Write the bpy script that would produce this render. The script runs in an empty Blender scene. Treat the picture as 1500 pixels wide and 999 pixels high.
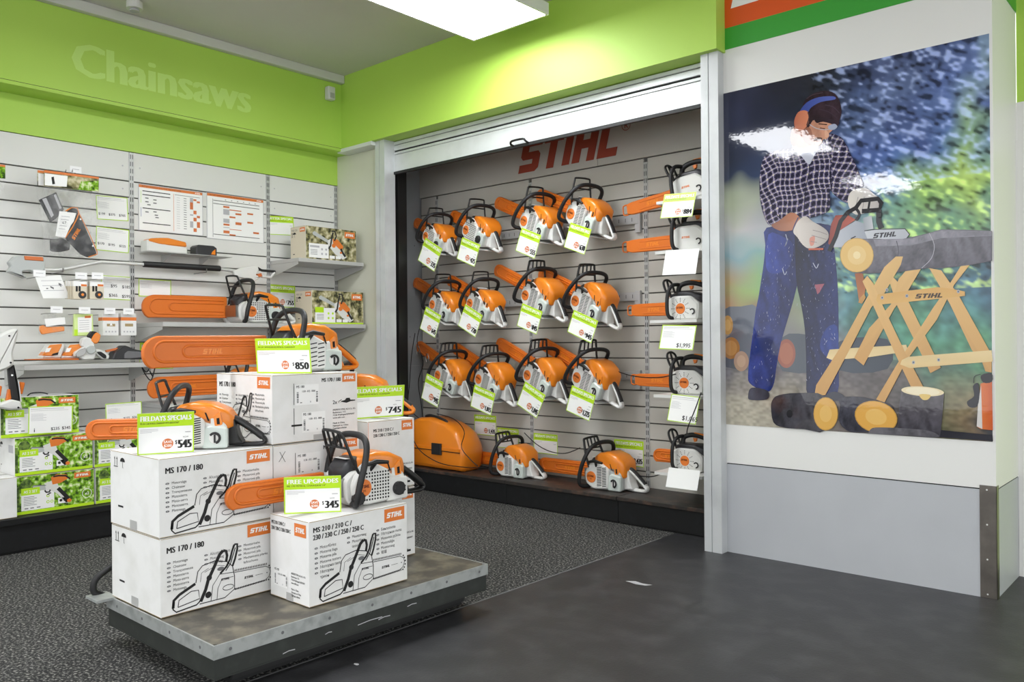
import bpy, math, random
from mathutils import Vector, Matrix, Euler
random.seed(7)
PI = math.pi
COL = bpy.context.scene.collection
V = Vector
# ------------------------------------------------------------------ camera
FPX, YAW, PITCH, ROLL, EYE = 1200.59, 0.729376, 0.000912, -0.0083777, 1.2
def _basis():
    f0 = V((-math.sin(YAW), math.cos(YAW), 0)); r0 = V((math.cos(YAW), math.sin(YAW), 0)); u0 = V((0, 0, 1))
    f = f0*math.cos(PITCH)+u0*math.sin(PITCH); u1 = u0*math.cos(PITCH)-f0*math.sin(PITCH)
    r = r0*math.cos(ROLL)+u1*math.sin(ROLL); u = u1*math.cos(ROLL)-r0*math.sin(ROLL)
    return r, u, f
CR, CU, CF = _basis()
cam_d = bpy.data.cameras.new('camera'); cam = bpy.data.objects.new('camera', cam_d); COL.objects.link(cam)
cam.matrix_world = Matrix(((CR.x, CU.x, -CF.x, 0), (CR.y, CU.y, -CF.y, 0), (CR.z, CU.z, -CF.z, EYE), (0, 0, 0, 1)))
cam_d.sensor_width = 36; cam_d.lens = FPX*36/1500; cam_d.clip_start = .05
bpy.context.scene.camera = cam
def _on(px, py, ax, val):
    d = CF*FPX + CR*(px-750) - CU*(py-499.5); o = V((0, 0, EYE)); t = (val-o[ax])/d[ax]
    return o+d*t
def AX(px, py, x): return _on(px, py, 0, x)      # point of the photo on a wall plane x = const
def AY(px, py, y): return _on(px, py, 1, y)
def AZ(px, py, z): return _on(px, py, 2, z)
# ------------------------------------------------------------------ materials
def lin(h):
    h = h.lstrip('#'); o = []
    for i in (0, 2, 4):
        c = int(h[i:i+2], 16)/255; o.append(c/12.92 if c <= .04045 else ((c+.055)/1.055)**2.4)
    return (*o, 1)
MATS = {}
def mat(name, col, rough=.5, metal=0, noise=None, bump=None, spec=None, coat=0, emit=None):
    """noise = (scale, second colour, contrast lo, hi) ; bump = (scale, strength)"""
    if name in MATS: return MATS[name]
    m = bpy.data.materials.new(name); m.use_nodes = True; nt = m.node_tree; b = nt.nodes['Principled BSDF']
    b.inputs['Base Color'].default_value = lin(col); b.inputs['Roughness'].default_value = rough; b.inputs['Metallic'].default_value = metal
    if spec is not None: b.inputs['Specular IOR Level'].default_value = spec
    if coat: b.inputs['Coat Weight'].default_value = coat; b.inputs['Coat Roughness'].default_value = .05
    if noise or bump:
        tc = nt.nodes.new('ShaderNodeTexCoord')
    if noise:
        n = nt.nodes.new('ShaderNodeTexNoise'); n.inputs['Scale'].default_value = noise[0]; n.inputs['Detail'].default_value = 4
        r = nt.nodes.new('ShaderNodeValToRGB'); r.color_ramp.elements[0].position = noise[2]; r.color_ramp.elements[1].position = noise[3]
        r.color_ramp.elements[0].color = lin(col); r.color_ramp.elements[1].color = lin(noise[1])
        nt.links.new(tc.outputs['Object'], n.inputs['Vector']); nt.links.new(n.outputs['Fac'], r.inputs['Fac']); nt.links.new(r.outputs['Color'], b.inputs['Base Color'])
    if bump:
        n = nt.nodes.new('ShaderNodeTexNoise'); n.inputs['Scale'].default_value = bump[0]; n.inputs['Detail'].default_value = 3
        bp = nt.nodes.new('ShaderNodeBump'); bp.inputs['Strength'].default_value = bump[1]; bp.inputs['Distance'].default_value = .01
        nt.links.new(tc.outputs['Object'], n.inputs['Vector']); nt.links.new(n.outputs['Fac'], bp.inputs['Height']); nt.links.new(bp.outputs['Normal'], b.inputs['Normal'])
    if emit:
        b.inputs['Emission Color'].default_value = lin(col); b.inputs['Emission Strength'].default_value = emit
    MATS[name] = m; return m
M = {}
def D(k, *a, **kw): M[k] = mat(k, *a, **kw)
D('orange', 'e8841e', .32, coat=.3)
D('orange_scab', 'd66e1c', .42, bump=(60, .05))
D('logo_orange', 'e07a30', .45)
D('logo_dark', '6a2a08', .5)
D('white_plastic', 'dcdcd8', .35)
D('grey_plastic', 'b6bab8', .4)
D('tank', 'c9d2cc', .3)
D('black', '141414', .38)
D('rubber', '1c1c1d', .55)
D('dark_slot', '0c0c0c', .8)
D('steel', 'a8a8a6', .3, 1)
D('carton', 'e9e9e7', .75, noise=(9, 'dededa', .45, .75))
D('kraft', 'a8946c', .85)
D('kraft_pale', 'dcd2bc', .8)
D('ink', '1b1b1b', .7)
D('ink_grey', '6e6e70', .7)
D('ink_pale', 'b9b9bc', .7)
D('tape', 'b4b4b2', .4)
D('label_white', 'f2f2f0', .4)
D('paper', 'f6f6f4', .35)
D('lime', 'bbe422', .4)
D('lime_pale', 'd6ec9a', .4)
D('save', 'd2713a', .5)
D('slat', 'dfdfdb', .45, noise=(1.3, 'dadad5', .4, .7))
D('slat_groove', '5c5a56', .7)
D('slat_shaded', 'bfbdb5', .45, noise=(2.0, 'b6b3aa', .4, .7))  # slat board for the niche, its shade put into the base colour
D('upright', 'b9bab9', .4, .3)
D('shelf_metal', 'bcbcb9', .4, .1)
D('green_wall', 'b3d95a', .5, noise=(1.1, 'aed455', .4, .7))
D('green_letter', 'c3e67a', .55)
D('white_paint', 'd8dcd8', .45)
D('panel_beige', 'd2d2c2', .5, noise=(1.5, 'cbcbba', .4, .7))
D('alu', 'd0d3d4', .35, .2, noise=(5, 'bfc2c3', .45, .75))
D('shutter', 'd8dbdc', .38, .25, noise=(6, 'cdd0d0', .45, .7))
D('recess_side', 'a6aaad', .42, .35, noise=(4, '9a9ea0', .4, .7))
D('plinth', '0b0c0e', .5, noise=(20, '15161a', .55, .75))
D('plinth_top', '2c2826', .45, noise=(14, '5c463a', .5, .75))
D('sign_red', '963c26', .5)
D('wains', 'b8bbbf', .4, noise=(2, 'b1b4b8', .4, .7))
D('wall_white', 'e6e6e2', .4)
D('steel_plate', '6f6a64', .3, .9, noise=(8, '868078', .4, .7))
D('band_orange', 'e0581a', .35)
D('band_green', '3aa035', .35)
D('cove', 'd0d0ca', .5)
D('ceiling', 'd6d4cf', .85, noise=(.8, 'cfccc7', .4, .7))
D('vinyl', '2e2e30', .42, noise=(7, '424244', .45, .75), bump=(90, .08))
D('cart_top', '504c44', .45, noise=(11, '8a8370', .45, .74))
D('cart_side', '2a2d2a', .5, noise=(14, '343834', .5, .7))
D('cart_metal', 'b6bab8', .35, .4, noise=(20, '9b9f9d', .45, .7))
D('tube_alu', 'cfcfcc', .3, .25)
D('cream_wood', 'e2c48a', .5)
D('battery_black', '2b2b2e', .4)
D('blue_ink', '2a3a9a', .5)
D('tag_white', 'f4f4f4', .4)
D('cable', '101012', .45)
D('moss_card', '6f8a3a', .6, noise=(45, '2f4a1a', .4, .6))
D('photo_nat', '8c7f5e', .5, noise=(38, '5a6a34', .42, .58))
D('photo_nat2', 'a39374', .5, noise=(30, '6a5a3e', .4, .6))
def speckle(name, a, b, c, sc):
    m = bpy.data.materials.new(name); m.use_nodes = True; nt = m.node_tree; bs = nt.nodes['Principled BSDF']
    tc = nt.nodes.new('ShaderNodeTexCoord'); n = nt.nodes.new('ShaderNodeTexNoise'); n.inputs['Scale'].default_value = sc; n.inputs['Detail'].default_value = 2
    r = nt.nodes.new('ShaderNodeValToRGB'); e = r.color_ramp.elements; e[0].position = .36; e[0].color = lin(a); e[1].position = .72; e[1].color = lin(c)
    x = e.new(.52); x.color = lin(b)
    nt.links.new(tc.outputs['Object'], n.inputs['Vector']); nt.links.new(n.outputs['Fac'], r.inputs['Fac']); nt.links.new(r.outputs['Color'], bs.inputs['Base Color'])
    bp = nt.nodes.new('ShaderNodeBump'); bp.inputs['Strength'].default_value = .5; bp.inputs['Distance'].default_value = .004
    nt.links.new(n.outputs['Fac'], bp.inputs['Height']); nt.links.new(bp.outputs['Normal'], bs.inputs['Normal'])
    bs.inputs['Roughness'].default_value = .95; M[name] = m
speckle('carpet', '121314', '323232', 'a09e98', 95)
speckle('leafy', '2c4a10', '84b824', 'eef2c8', 36)
speckle('leafy_nat', '3a3a22', '9a9468', 'e0d8b8', 24)
def vcol(name, rough, noise_amt=0, coat=0, bumpy=0):
    m = bpy.data.materials.new(name); m.use_nodes = True; nt = m.node_tree; bs = nt.nodes['Principled BSDF']
    at = nt.nodes.new('ShaderNodeAttribute'); at.attribute_name = 'Col'
    nt.links.new(at.outputs['Color'], bs.inputs['Base Color']); bs.inputs['Roughness'].default_value = rough
    if bumpy:
        tc = nt.nodes.new('ShaderNodeTexCoord'); n = nt.nodes.new('ShaderNodeTexNoise'); n.inputs['Scale'].default_value = 28; n.inputs['Detail'].default_value = 2
        bp = nt.nodes.new('ShaderNodeBump'); bp.inputs['Strength'].default_value = bumpy; bp.inputs['Distance'].default_value = .004
        nt.links.new(tc.outputs['Object'], n.inputs['Vector']); nt.links.new(n.outputs['Fac'], bp.inputs['Height']); nt.links.new(bp.outputs['Normal'], bs.inputs['Normal'])
    M[name] = m
vcol('mural_print', .04, bumpy=.05)
def film():
    m = bpy.data.materials.new('clear_film'); m.use_nodes = True; nt = m.node_tree; nt.nodes.clear()
    o = nt.nodes.new('ShaderNodeOutputMaterial'); mx = nt.nodes.new('ShaderNodeMixShader'); t = nt.nodes.new('ShaderNodeBsdfTransparent'); g = nt.nodes.new('ShaderNodeBsdfPrincipled')
    g.inputs['Base Color'].default_value = (.8, .8, .8, 1); g.inputs['Roughness'].default_value = .15
    tc = nt.nodes.new('ShaderNodeTexCoord'); n = nt.nodes.new('ShaderNodeTexNoise'); n.inputs['Scale'].default_value = 18; r = nt.nodes.new('ShaderNodeMapRange')
    r.inputs[1].default_value = .45; r.inputs[2].default_value = .7; r.inputs[3].default_value = .02; r.inputs[4].default_value = .17
    bp = nt.nodes.new('ShaderNodeBump'); bp.inputs['Strength'].default_value = .8; bp.inputs['Distance'].default_value = .01
    nt.links.new(tc.outputs['Object'], n.inputs['Vector']); nt.links.new(n.outputs['Fac'], r.inputs[0]); nt.links.new(r.outputs[0], mx.inputs[0])
    nt.links.new(n.outputs['Fac'], bp.inputs['Height']); nt.links.new(bp.outputs['Normal'], g.inputs['Normal'])
    nt.links.new(t.outputs[0], mx.inputs[1]); nt.links.new(g.outputs[0], mx.inputs[2]); nt.links.new(mx.outputs[0], o.inputs[0]); M['film'] = m
film()
# ------------------------------------------------------------------ geometry kit
class Fr:
    """a flat frame in space: origin, right, up; n = right x up points out of it"""
    def __init__(s, o, u, v): s.o = V(o); s.u = V(u).normalized(); s.v = V(v).normalized(); s.n = s.u.cross(s.v)
    def p(s, x, y, d=0): return s.o+s.u*x+s.v*y+s.n*d
def FX(x, y, z): return Fr((x, y, z), (0, 1, 0), (0, 0, 1))     # faces +X
def FY(x, y, z): return Fr((x, y, z), (1, 0, 0), (0, 0, 1))     # faces -Y
def area2(p): return sum(p[i][0]*p[(i+1) % len(p)][1]-p[(i+1) % len(p)][0]*p[i][1] for i in range(len(p)))
def ccw(p): return list(p) if area2(p) > 0 else list(p)[::-1]
def inset(p, b):
    n = len(p); out = []
    for i in range(n):
        a, c, d = V(p[i-1][:2]), V(p[i][:2]), V(p[(i+1) % n][:2])
        e1 = (c-a); e2 = (d-c)
        if e1.length < 1e-9 or e2.length < 1e-9: out.append(tuple(c)); continue
        e1.normalize(); e2.normalize(); n1 = V((-e1.y, e1.x)); n2 = V((-e2.y, e2.x)); m = n1+n2
        if m.length < .2: m = n1*.5
        k = b/max(.35, m.normalized().dot(n1)); out.append(tuple(c+m.normalized()*k))
    return out
def rnd(p, r, n=4):
    p = ccw(p); out = []; N = len(p)
    for i in range(N):
        a, c, d = V(p[i-1]), V(p[i]), V(p[(i+1) % N]); rr = min(r, (a-c).length*.45, (d-c).length*.45)
        s = c+(a-c).normalized()*rr; e = c+(d-c).normalized()*rr
        for k in range(n+1):
            t = k/n; out.append(tuple(s*(1-t)**2+c*2*t*(1-t)+e*t*t))
    return out
def ell(cx, cy, rx, ry=None, n=20, a0=0, rot=0):
    ry = ry or rx; c, s = math.cos(rot), math.sin(rot)
    return [(cx+rx*math.cos(a)*c-ry*math.sin(a)*s, cy+rx*math.cos(a)*s+ry*math.sin(a)*c) for a in (a0+2*PI*k/n for k in range(n))]
def catmull(pts, k=4, closed=False):
    P = [V(p) for p in pts]; n = len(P); out = []
    rng = range(n) if closed else range(n-1)
    for i in rng:
        p0 = P[i-1] if (closed or i > 0) else P[0]; p1 = P[i]; p2 = P[(i+1) % n]; p3 = P[(i+2) % n] if (closed or i+2 < n) else P[-1]
        for j in range(k):
            t = j/k; out.append(.5*((2*p1)+(p2-p0)*t+(2*p0-5*p1+4*p2-p3)*t*t+(3*p1-p0-3*p2+p3)*t**3))
    if not closed: out.append(P[-1])
    return out
_tc = {}
def textgeo(s, bold=0.0):
    k = (s, bold)
    if k in _tc: return _tc[k]
    c = bpy.data.curves.new('t', 'FONT'); c.body = s; c.size = 1; c.resolution_u = 2; c.offset = bold
    o = bpy.data.objects.new('t', c); COL.objects.link(o)
    dg = bpy.context.evaluated_depsgraph_get(); me = bpy.data.meshes.new_from_object(o.evaluated_get(dg))
    vs = [(v.co.x, v.co.y) for v in me.vertices]; fs = [tuple(p.vertices) for p in me.polygons]
    bpy.data.objects.remove(o); bpy.data.curves.remove(c); bpy.data.meshes.remove(me)
    w = max([v[0] for v in vs] or [0]); _tc[k] = (vs, fs, w); return _tc[k]
_sh = .27
def _sk(p): return [(x+y*_sh, y) for x, y in p]
LOGO = []; _x = 0
for ch, w in (('S', .80), ('T', .74), ('I', .28), ('H', .82), ('L', .62)):
    L = []
    if ch == 'S': L = [[(0, 0), (.66, 0), (.78, .1), (.78, .5), (.68, .6), (.28, .6), (.28, .76), (.8, .76), (.8, 1), (.12, 1), (0, .9), (0, .48), (.1, .38), (.5, .38), (.5, .24), (0, .24)]]
    if ch == 'T': L = [[(0, .76), (.74, .76), (.74, 1), (0, 1)], [(.23, 0), (.51, 0), (.51, .76), (.23, .76)]]
    if ch == 'I': L = [[(0, 0), (.28, 0), (.28, 1), (0, 1)]]
    if ch == 'H': L = [[(0, 0), (.28, 0), (.28, 1), (0, 1)], [(.54, 0), (.82, 0), (.82, 1), (.54, 1)], [(.28, .38), (.54, .38), (.54, .62), (.28, .62)]]
    if ch == 'L': L = [[(0, 0), (.28, 0), (.28, 1), (0, 1)], [(.28, 0), (.68, 0), (.68, .24), (.28, .24)]]
    for q in L: LOGO.append(_sk([(a+_x, b) for a, b in q]))
    _x += w+.1
LOGO_W = _x+.1
class MB:
    def __init__(s): s.v = []; s.f = []; s.m = []; s.sm = []; s.mats = []; s.col = None
    def mi(s, m):
        m = M[m] if isinstance(m, str) else m
        if m not in s.mats: s.mats.append(m)
        return s.mats.index(m)
    def add(s, vs, fs, m, smooth=False, col=None):
        b = len(s.v); s.v += [tuple(v) for v in vs]; i = s.mi(m)
        for f in fs: s.f.append(tuple(b+k for k in f)); s.m.append(i); s.sm.append(smooth)
        if s.col is not None or col is not None:
            if s.col is None: s.col = [(1, 1, 1, 1)]*b
            s.col += [col or (1, 1, 1, 1)]*len(vs)
        return s
    def box(s, a, b, m):
        x0, y0, z0 = a; x1, y1, z1 = b
        return s.add([(x0,y0,z0),(x1,y0,z0),(x1,y1,z0),(x0,y1,z0),(x0,y0,z1),(x1,y0,z1),(x1,y1,z1),(x0,y1,z1)], [(0,3,2,1),(4,5,6,7),(0,1,5,4),(1,2,6,5),(2,3,7,6),(3,0,4,7)], m)
    def prism(s, F, pts, d0, d1, m, bev=0, smooth=False):
        p = ccw(pts); n = len(p); rings = []
        if bev: rings = [(inset(p, bev), d0), (p, d0+bev), (p, d1-bev), (inset(p, bev), d1)]
        else: rings = [(p, d0), (p, d1)]
        vs = [F.p(x, y, d) for q, d in rings for x, y in q]; fs = [tuple(range(n))[::-1], tuple(range((len(rings)-1)*n, len(rings)*n))]
        for k in range(len(rings)-1):
            for i in range(n): j = (i+1) % n; fs.append((k*n+i, k*n+j, (k+1)*n+j, (k+1)*n+i))
        return s.add(vs, fs, m, smooth)
    def flat(s, F, pts, m, d=.0006, col=None):
        p = ccw(pts); return s.add([F.p(x, y, d) for x, y in p], [tuple(range(len(p)))], m, col=col)
    def rect(s, F, x0, y0, x1, y1, m, d=.0006): return s.flat(F, [(x0, y0), (x1, y0), (x1, y1), (x0, y1)], m, d)
    def frame(s, F, x0, y0, x1, y1, t, m, d=.0008):
        for r in ((x0, y0, x1, y0+t), (x0, y1-t, x1, y1), (x0, y0+t, x0+t, y1-t), (x1-t, y0+t, x1, y1-t)): s.rect(F, *r, m, d)
    def line(s, F, pts, w, m, d=.001, col=None, closed=False):
        P = [V(p) for p in pts]; n = len(P)
        if n < 2: return s
        L = []; R = []
        for i in range(n):
            a = P[i-1] if (i or closed) else P[i]; b = P[(i+1) % n] if (i < n-1 or closed) else P[i]
            t = (b-a); t = t.normalized() if t.length > 1e-9 else V((1, 0)); q = V((-t.y, t.x))*w/2; L.append(P[i]+q); R.append(P[i]-q)
        vs = [F.p(p.x, p.y, d) for p in L]+[F.p(p.x, p.y, d) for p in R]
        fs = [(n+i, n+(i+1) % n, (i+1) % n, i) for i in range(n if closed else n-1)]
        return s.add(vs, fs, m, col=col)
    def text(s, F, str_, x, y, h, m, d=.001, bold=0, sx=1, align='L', rot=0, width=None):
        if bold:      # heavier strokes: the same letters set three times, a hair apart
            e = bold*h*1.1
            for q, dd in ((-e, 0), (0, .00004), (e, .00008)): s.text(F, str_, x+q*math.cos(rot), y+q*math.sin(rot), h, m, d+dd, 0, sx, align, rot, width)
            return s
        vs, fs, w = textgeo(str_, 0); k = h/.73
        if width: sx = width/(w*k) if w else 1
        off = {'L': 0, 'C': -w*k*sx/2, 'R': -w*k*sx}[align]; c, n = math.cos(rot), math.sin(rot)
        P = []
        for a, b in vs:
            X = a*k*sx+off; Y = b*k; P.append(F.p(x+X*c-Y*n, y+X*n+Y*c, d))
        return s.add(P, fs, m)
    def logo(s, F, x, y, h, m, d=.001, width=None, rot=0):
        kx = (width/LOGO_W) if width else h; c, n = math.cos(rot), math.sin(rot)
        for q in LOGO:
            s.add([F.p(x+(a*kx)*c-(b*h)*n, y+(a*kx)*n+(b*h)*c, d) for a, b in q], [tuple(range(len(q)))], m)
        return s
    def logobox(s, F, x0, y0, x1, y1, d=.001, bg='logo_orange', fg='label_white'):
        s.rect(F, x0, y0, x1, y1, bg, d); w = x1-x0; h = y1-y0
        s.logo(F, x0+w*.1, y0+h*.3, h*.4, fg, d+.0006, width=w*.8)
    def tube(s, path, r, m, seg=8, caps=True, flat=None):
        P = [V(p) for p in path]; n = len(P); rr = r if isinstance(r, (list, tuple)) else [r]*n
        t0 = (P[1]-P[0]).normalized(); a = t0.orthogonal().normalized()
        if flat: a = (V(flat)-t0*V(flat).dot(t0)).normalized()
        vs = []; fs = []
        for i in range(n):
            t = (P[min(i+1, n-1)]-P[max(i-1, 0)]); t = t.normalized() if t.length > 1e-9 else t0
            a = (a-t*a.dot(t)); a = a.normalized() if a.length > 1e-6 else t.orthogonal().normalized(); b = t.cross(a)
            ra, rb = (rr[i] if isinstance(rr[i], tuple) else (rr[i], rr[i]))
            for k in range(seg):
                an = 2*PI*k/seg; vs.append(P[i]+a*math.cos(an)*ra+b*math.sin(an)*rb)
        for i in range(n-1):
            for k in range(seg): j = (k+1) % seg; fs.append((i*seg+k, i*seg+j, (i+1)*seg+j, (i+1)*seg+k))
        s.add(vs, fs, m, True)
        if caps: s.add([vs[k] for k in range(seg)], [tuple(range(seg))[::-1]], m); s.add([vs[(n-1)*seg+k] for k in range(seg)], [tuple(range(seg))], m)
        return s
    def loft(s, rings, m, smooth=True):
        n = len(rings[0]); vs = [p for r in rings for p in r]; fs = []
        for i in range(len(rings)-1):
            for k in range(n): j = (k+1) % n; fs.append((i*n+k, i*n+j, (i+1)*n+j, (i+1)*n+k))
        fs.append(tuple(range(n))[::-1]); fs.append(tuple(range((len(rings)-1)*n, len(rings)*n)))
        return s.add(vs, fs, m, smooth)
    def cyl(s, c, axis, r, h, m, seg=16, r2=None):
        c = V(c); ax = V(axis).normalized(); a = ax.orthogonal().normalized(); b = ax.cross(a); r2 = r if r2 is None else r2; e = min(.15*r, h*.3)
        return s.loft([[c+ax*d+(a*math.cos(2*PI*k/seg)+b*math.sin(2*PI*k/seg))*q for k in range(seg)] for d, q in ((0, r), (h-e, r2), (h, r2-e))], m, False)
    def build(s, name, parent=None, loc=None):
        me = bpy.data.meshes.new(name); me.from_pydata(s.v, [], s.f)
        for m in s.mats: me.materials.append(m)
        me.polygons.foreach_set('material_index', s.m); me.polygons.foreach_set('use_smooth', s.sm)
        if s.col is not None:
            s.col += [(1, 1, 1, 1)]*(len(s.v)-len(s.col)); at = me.color_attributes.new('Col', 'FLOAT_COLOR', 'POINT')
            at.data.foreach_set('color', [c for q in s.col for c in q])
        me.update(); o = bpy.data.objects.new(name, me); COL.objects.link(o)
        if parent: o.parent = parent
        if loc: o.location = loc
        return o
def tag(o, label=None, cat=None, group=None, kind=None):
    if label: o['label'] = label
    if cat: o['category'] = cat
    if group: o['group'] = group
    if kind: o['kind'] = kind
    return o
def struct(o, label=None): o['kind'] = 'structure'; return tag(o, label)
def empty(name, loc, rot=(0, 0, 0), sc=1, **kw):
    o = bpy.data.objects.new(name, None); COL.objects.link(o); o.location = loc; o.rotation_euler = rot; o.scale = (sc, sc, sc); o.empty_display_size = .1
    return tag(o, **kw)
def kids(o): return [c for c in bpy.data.objects if c.parent == o]
def copy_tree(o, parent=None):
    c = o.copy(); COL.objects.link(c); c.parent = parent
    for ch in kids(o): copy_tree(ch, c)
    return c
def bevelmod(o, w=.003, seg=2):
    m = o.modifiers.new('b', 'BEVEL'); m.width = w; m.segments = seg; m.limit_method = 'ANGLE'; m.angle_limit = .6; return o
LIGHT = 17; WORLD = 1.75; EXPO = 0.36
# ================================================================== ROOM
XA = -5.822; YB = 4.265; YR = 4.87; CEIL = 3.42
PITCH_Z = .1128
# floor
struct(MB().box((-7, -6.5, -.05), (-2.645, 5.2, 0), 'carpet').build('floor'))
mb = MB().box((-2.645, -6.5, -.05), (5, 6.5, .002), 'vinyl'); F = Fr((-2.645, 0, 0), (1, 0, 0), (0, 1, 0))
mb.box((-2.649, -6.5, -.01), (-2.641, 4.3, .003), 'ink_grey'); struct(mb.build('floor'))
mb = MB(); F = Fr((0, 0, .0022), (1, 0, 0), (0, 1, 0))
p = AZ(935, 855, 0); mb.flat(F, [(p.x+a, p.y+b) for a, b in ((-.07, -.01), (-.03, .02), (.02, .008), (.07, .02), (.05, -.012), (.0, -.022))], 'ink_pale')
p = AZ(522, 974, 0); mb.flat(F, ell(p.x, p.y, .012, .007), 'ink_pale')
tag(mb.build('floor_stain'), 'pale scuffed patches on the dark vinyl floor', 'stain', kind='structure')
# ceiling
mb = MB().box((-7, -6.5, CEIL), (5, 6.5, CEIL+.1), 'ceiling'); struct(mb.build('ceiling'))
# left wall
BAYS_A = [-2.884, -1.804, -.724, .356, 1.436, 2.516, 3.595, 4.262]
FA = FX(XA, 0, 0)

mb = MB(); mb.prism(FA, [(-2.9, 0), (4.27, 0), (4.27, 2.556), (-2.9, 2.556)], -.05, -.014, 'slat_groove')
zs = [2.347-k*PITCH_Z for k in range(19)]; ed = [2.556]+zs+[.15]
for a, b in zip(ed[:-1], ed[1:]):
    for y0, y1 in zip(BAYS_A[:-1], BAYS_A[1:]): mb.prism(FA, [(y0+.016, b+.0045), (y1-.016, b+.0045), (y1-.016, a-.0045), (y0+.016, a-.0045)], -.014, 0, 'slat', bev=.0015)
for y0, y1 in zip(BAYS_A[:-1], BAYS_A[1:]):
    for z in (2.45, 2.29):
        for y in (y0+.06, y1-.06): mb.flat(FA, ell(y, z, .006, n=8), 'ink_pale')
struct(mb.build('wall_left'))
struct(MB().box((-5.99, -2.9, 2.556), (XA+.004, 4.36, 2.8), 'green_wall').box((-5.99, -2.9, 0), (-5.872, 4.36, 2.556), 'green_wall').build('wall_left'))
mb = MB().box((-5.99, -2.9, 2.8), (-5.61, 4.36, CEIL), 'green_wall'); F = FX(-5.61, 0, 0)
mb.rect(F, -2.9, 2.822, 4.16, 2.8245, 'ink', .0008)
y0 = AX(100, 80, -5.61).y; 
a = AX(104, 55, -5.61); b = AX(104, 107, -5.61); c = AX(366, 163, -5.61)
mb.text(F, 'Chainsaws', a.y, b.z, (a.z-b.z)*.98, 'green_letter', .0009, bold=.05, width=c.y-a.y)
struct(mb.build('trim_1'))
struct(bevelmod(MB().box((-5.61, -2.9, 3.352), (-5.555, 4.16, CEIL), 'cove').build('trim_2'), .008))
# soffit over the display niche, mural wall
struct(MB().box((-5.61, 4.16, 2.822), (-2.177, 5.0, CEIL), 'green_wall').build('trim_3'))
struct(bevelmod(MB().box((-5.66, 4.155, 2.79), (AY(550, 205, 4.2).x, 4.27, 2.821), 'white_paint').build('trim_4'), .002))
struct(MB().box((-5.87, 4.27, 0), (-5.2, 4.36, 2.8), 'panel_beige').build('wall_back'))
zw = AY(1250, 696.5, 4.26).z
mb = MB().box((-2.21, YB, zw), (-.851, 4.785, CEIL), 'wall_white').box((-2.21, YB+.001, 0), (-.852, 4.785, zw-.006), 'wains').box((-2.2, YB+.006, zw-.006), (-.857, 4.78, zw), 'ink')
struct(mb.build('wall_back'))
F = FY(0, YB, 0); mb = MB(); 
mb.prism(F, [(-2.177, 2.838), (-.851, 2.838), (-.851, 2.958), (-2.177, 2.958)], 0, .004, 'band_green'); mb.prism(F, [(-2.177, 2.958), (-.851, 2.958), (-.851, CEIL), (-2.177, CEIL)], 0, .004, 'band_orange')
mb.logo(F, AY(1071, 13, YB).x, AY(1071, 13, YB).z, .26, 'label_white', .005, width=.95)
mb2 = MB().prism(FX(-.851, 0, 0), [(YB, 2.838), (4.785, 2.838), (4.785, 2.958), (YB, 2.958)], 0, .004, 'band_green').prism(FX(-.851, 0, 0), [(YB, 2.958), (4.785, 2.958), (4.785, CEIL), (YB, CEIL)], 0, .004, 'band_orange')
t = mb.build('fascia_sign'); tag(t, 'orange and green fascia band with white lettering above the woodcutter mural', 'sign'); mb2.build('side_band', t)
# corner guard, door side
x1 = AY(1435, 715, YB).x; ztop = AY(1445, 711, YB).z
mb = MB().box((x1, YB-.003, .003), (-.849, YB, ztop), 'steel_plate').box((-.851, YB-.003, .003), (-.8485, YB+.04, ztop), 'steel_plate')
for k in range(4): mb.flat(FY(x1+.03, YB-.003, 0), ell(0, .02+k*(ztop-.04)/3, .004, n=8), 'white_plastic', .0005)
tag(mb.build('corner_guard'), 'brushed steel guard plate wrapped round the bottom corner of the mural wall', 'corner guard')
struct(MB().box((-.85, 4.79, 2.384), (2, 4.9, CEIL), 'green_wall').box((-.85, 4.78, 2.19), (2, 4.9, 2.384), 'wall_white').box((-.851, 4.76, 0), (-.80, 4.9, 2.19), 'wall_white').box((-.80, 4.83, 0), (-.785, 4.9, 2.19), 'ink').build('wall_back'))
mb = MB().box((-.785, 4.86, 0), (.1, 4.9, 2.17), 'lime_pale'); d1 = struct(mb.build('door_1')); MB().tube([(-.7, 4.84, 1.0), (-.7, 4.82, 1.05), (-.7, 4.84, 1.1)], .008, 'steel').build('door_handle', d1)
# posts of the shutter
def post(x0, x1, y0, y1, name, z1, inner):
    mb = MB(); F = FY(0, y0, 0); g = (x0+x1)/2-.006
    mb.prism(Fr((0, 0, 0), (1, 0, 0), (0, 1, 0)), [(x0, y0), (g-.003, y0), (g-.003, y0+.008), (g+.003, y0+.008), (g+.003, y0), (x1, y0), (x1, y1), (x0, y1)], 0, z1, 'alu')
    return struct(mb.build(name))
xL0, xL1 = AY(550, 300, 4.2).x, AY(563.5, 300, 4.2).x
post(xL0, xL1, 4.2, 4.31, 'trim_5', 2.822, 1)
xR0, xR1 = AY(1029, 440, 4.2).x, AY(1054.5, 440, 4.2).x
post(xR0, xR1, 4.2, 4.30, 'trim_6', 2.822, 1)
struct(MB().box((xL1-.03, 4.33, 0), (xL1+.012, 4.42, 2.6), 'black').box((xR1-.02, 4.30, 0), (xR1+.03, 4.42, 2.8), 'panel_beige').build('trim_7'))
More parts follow.
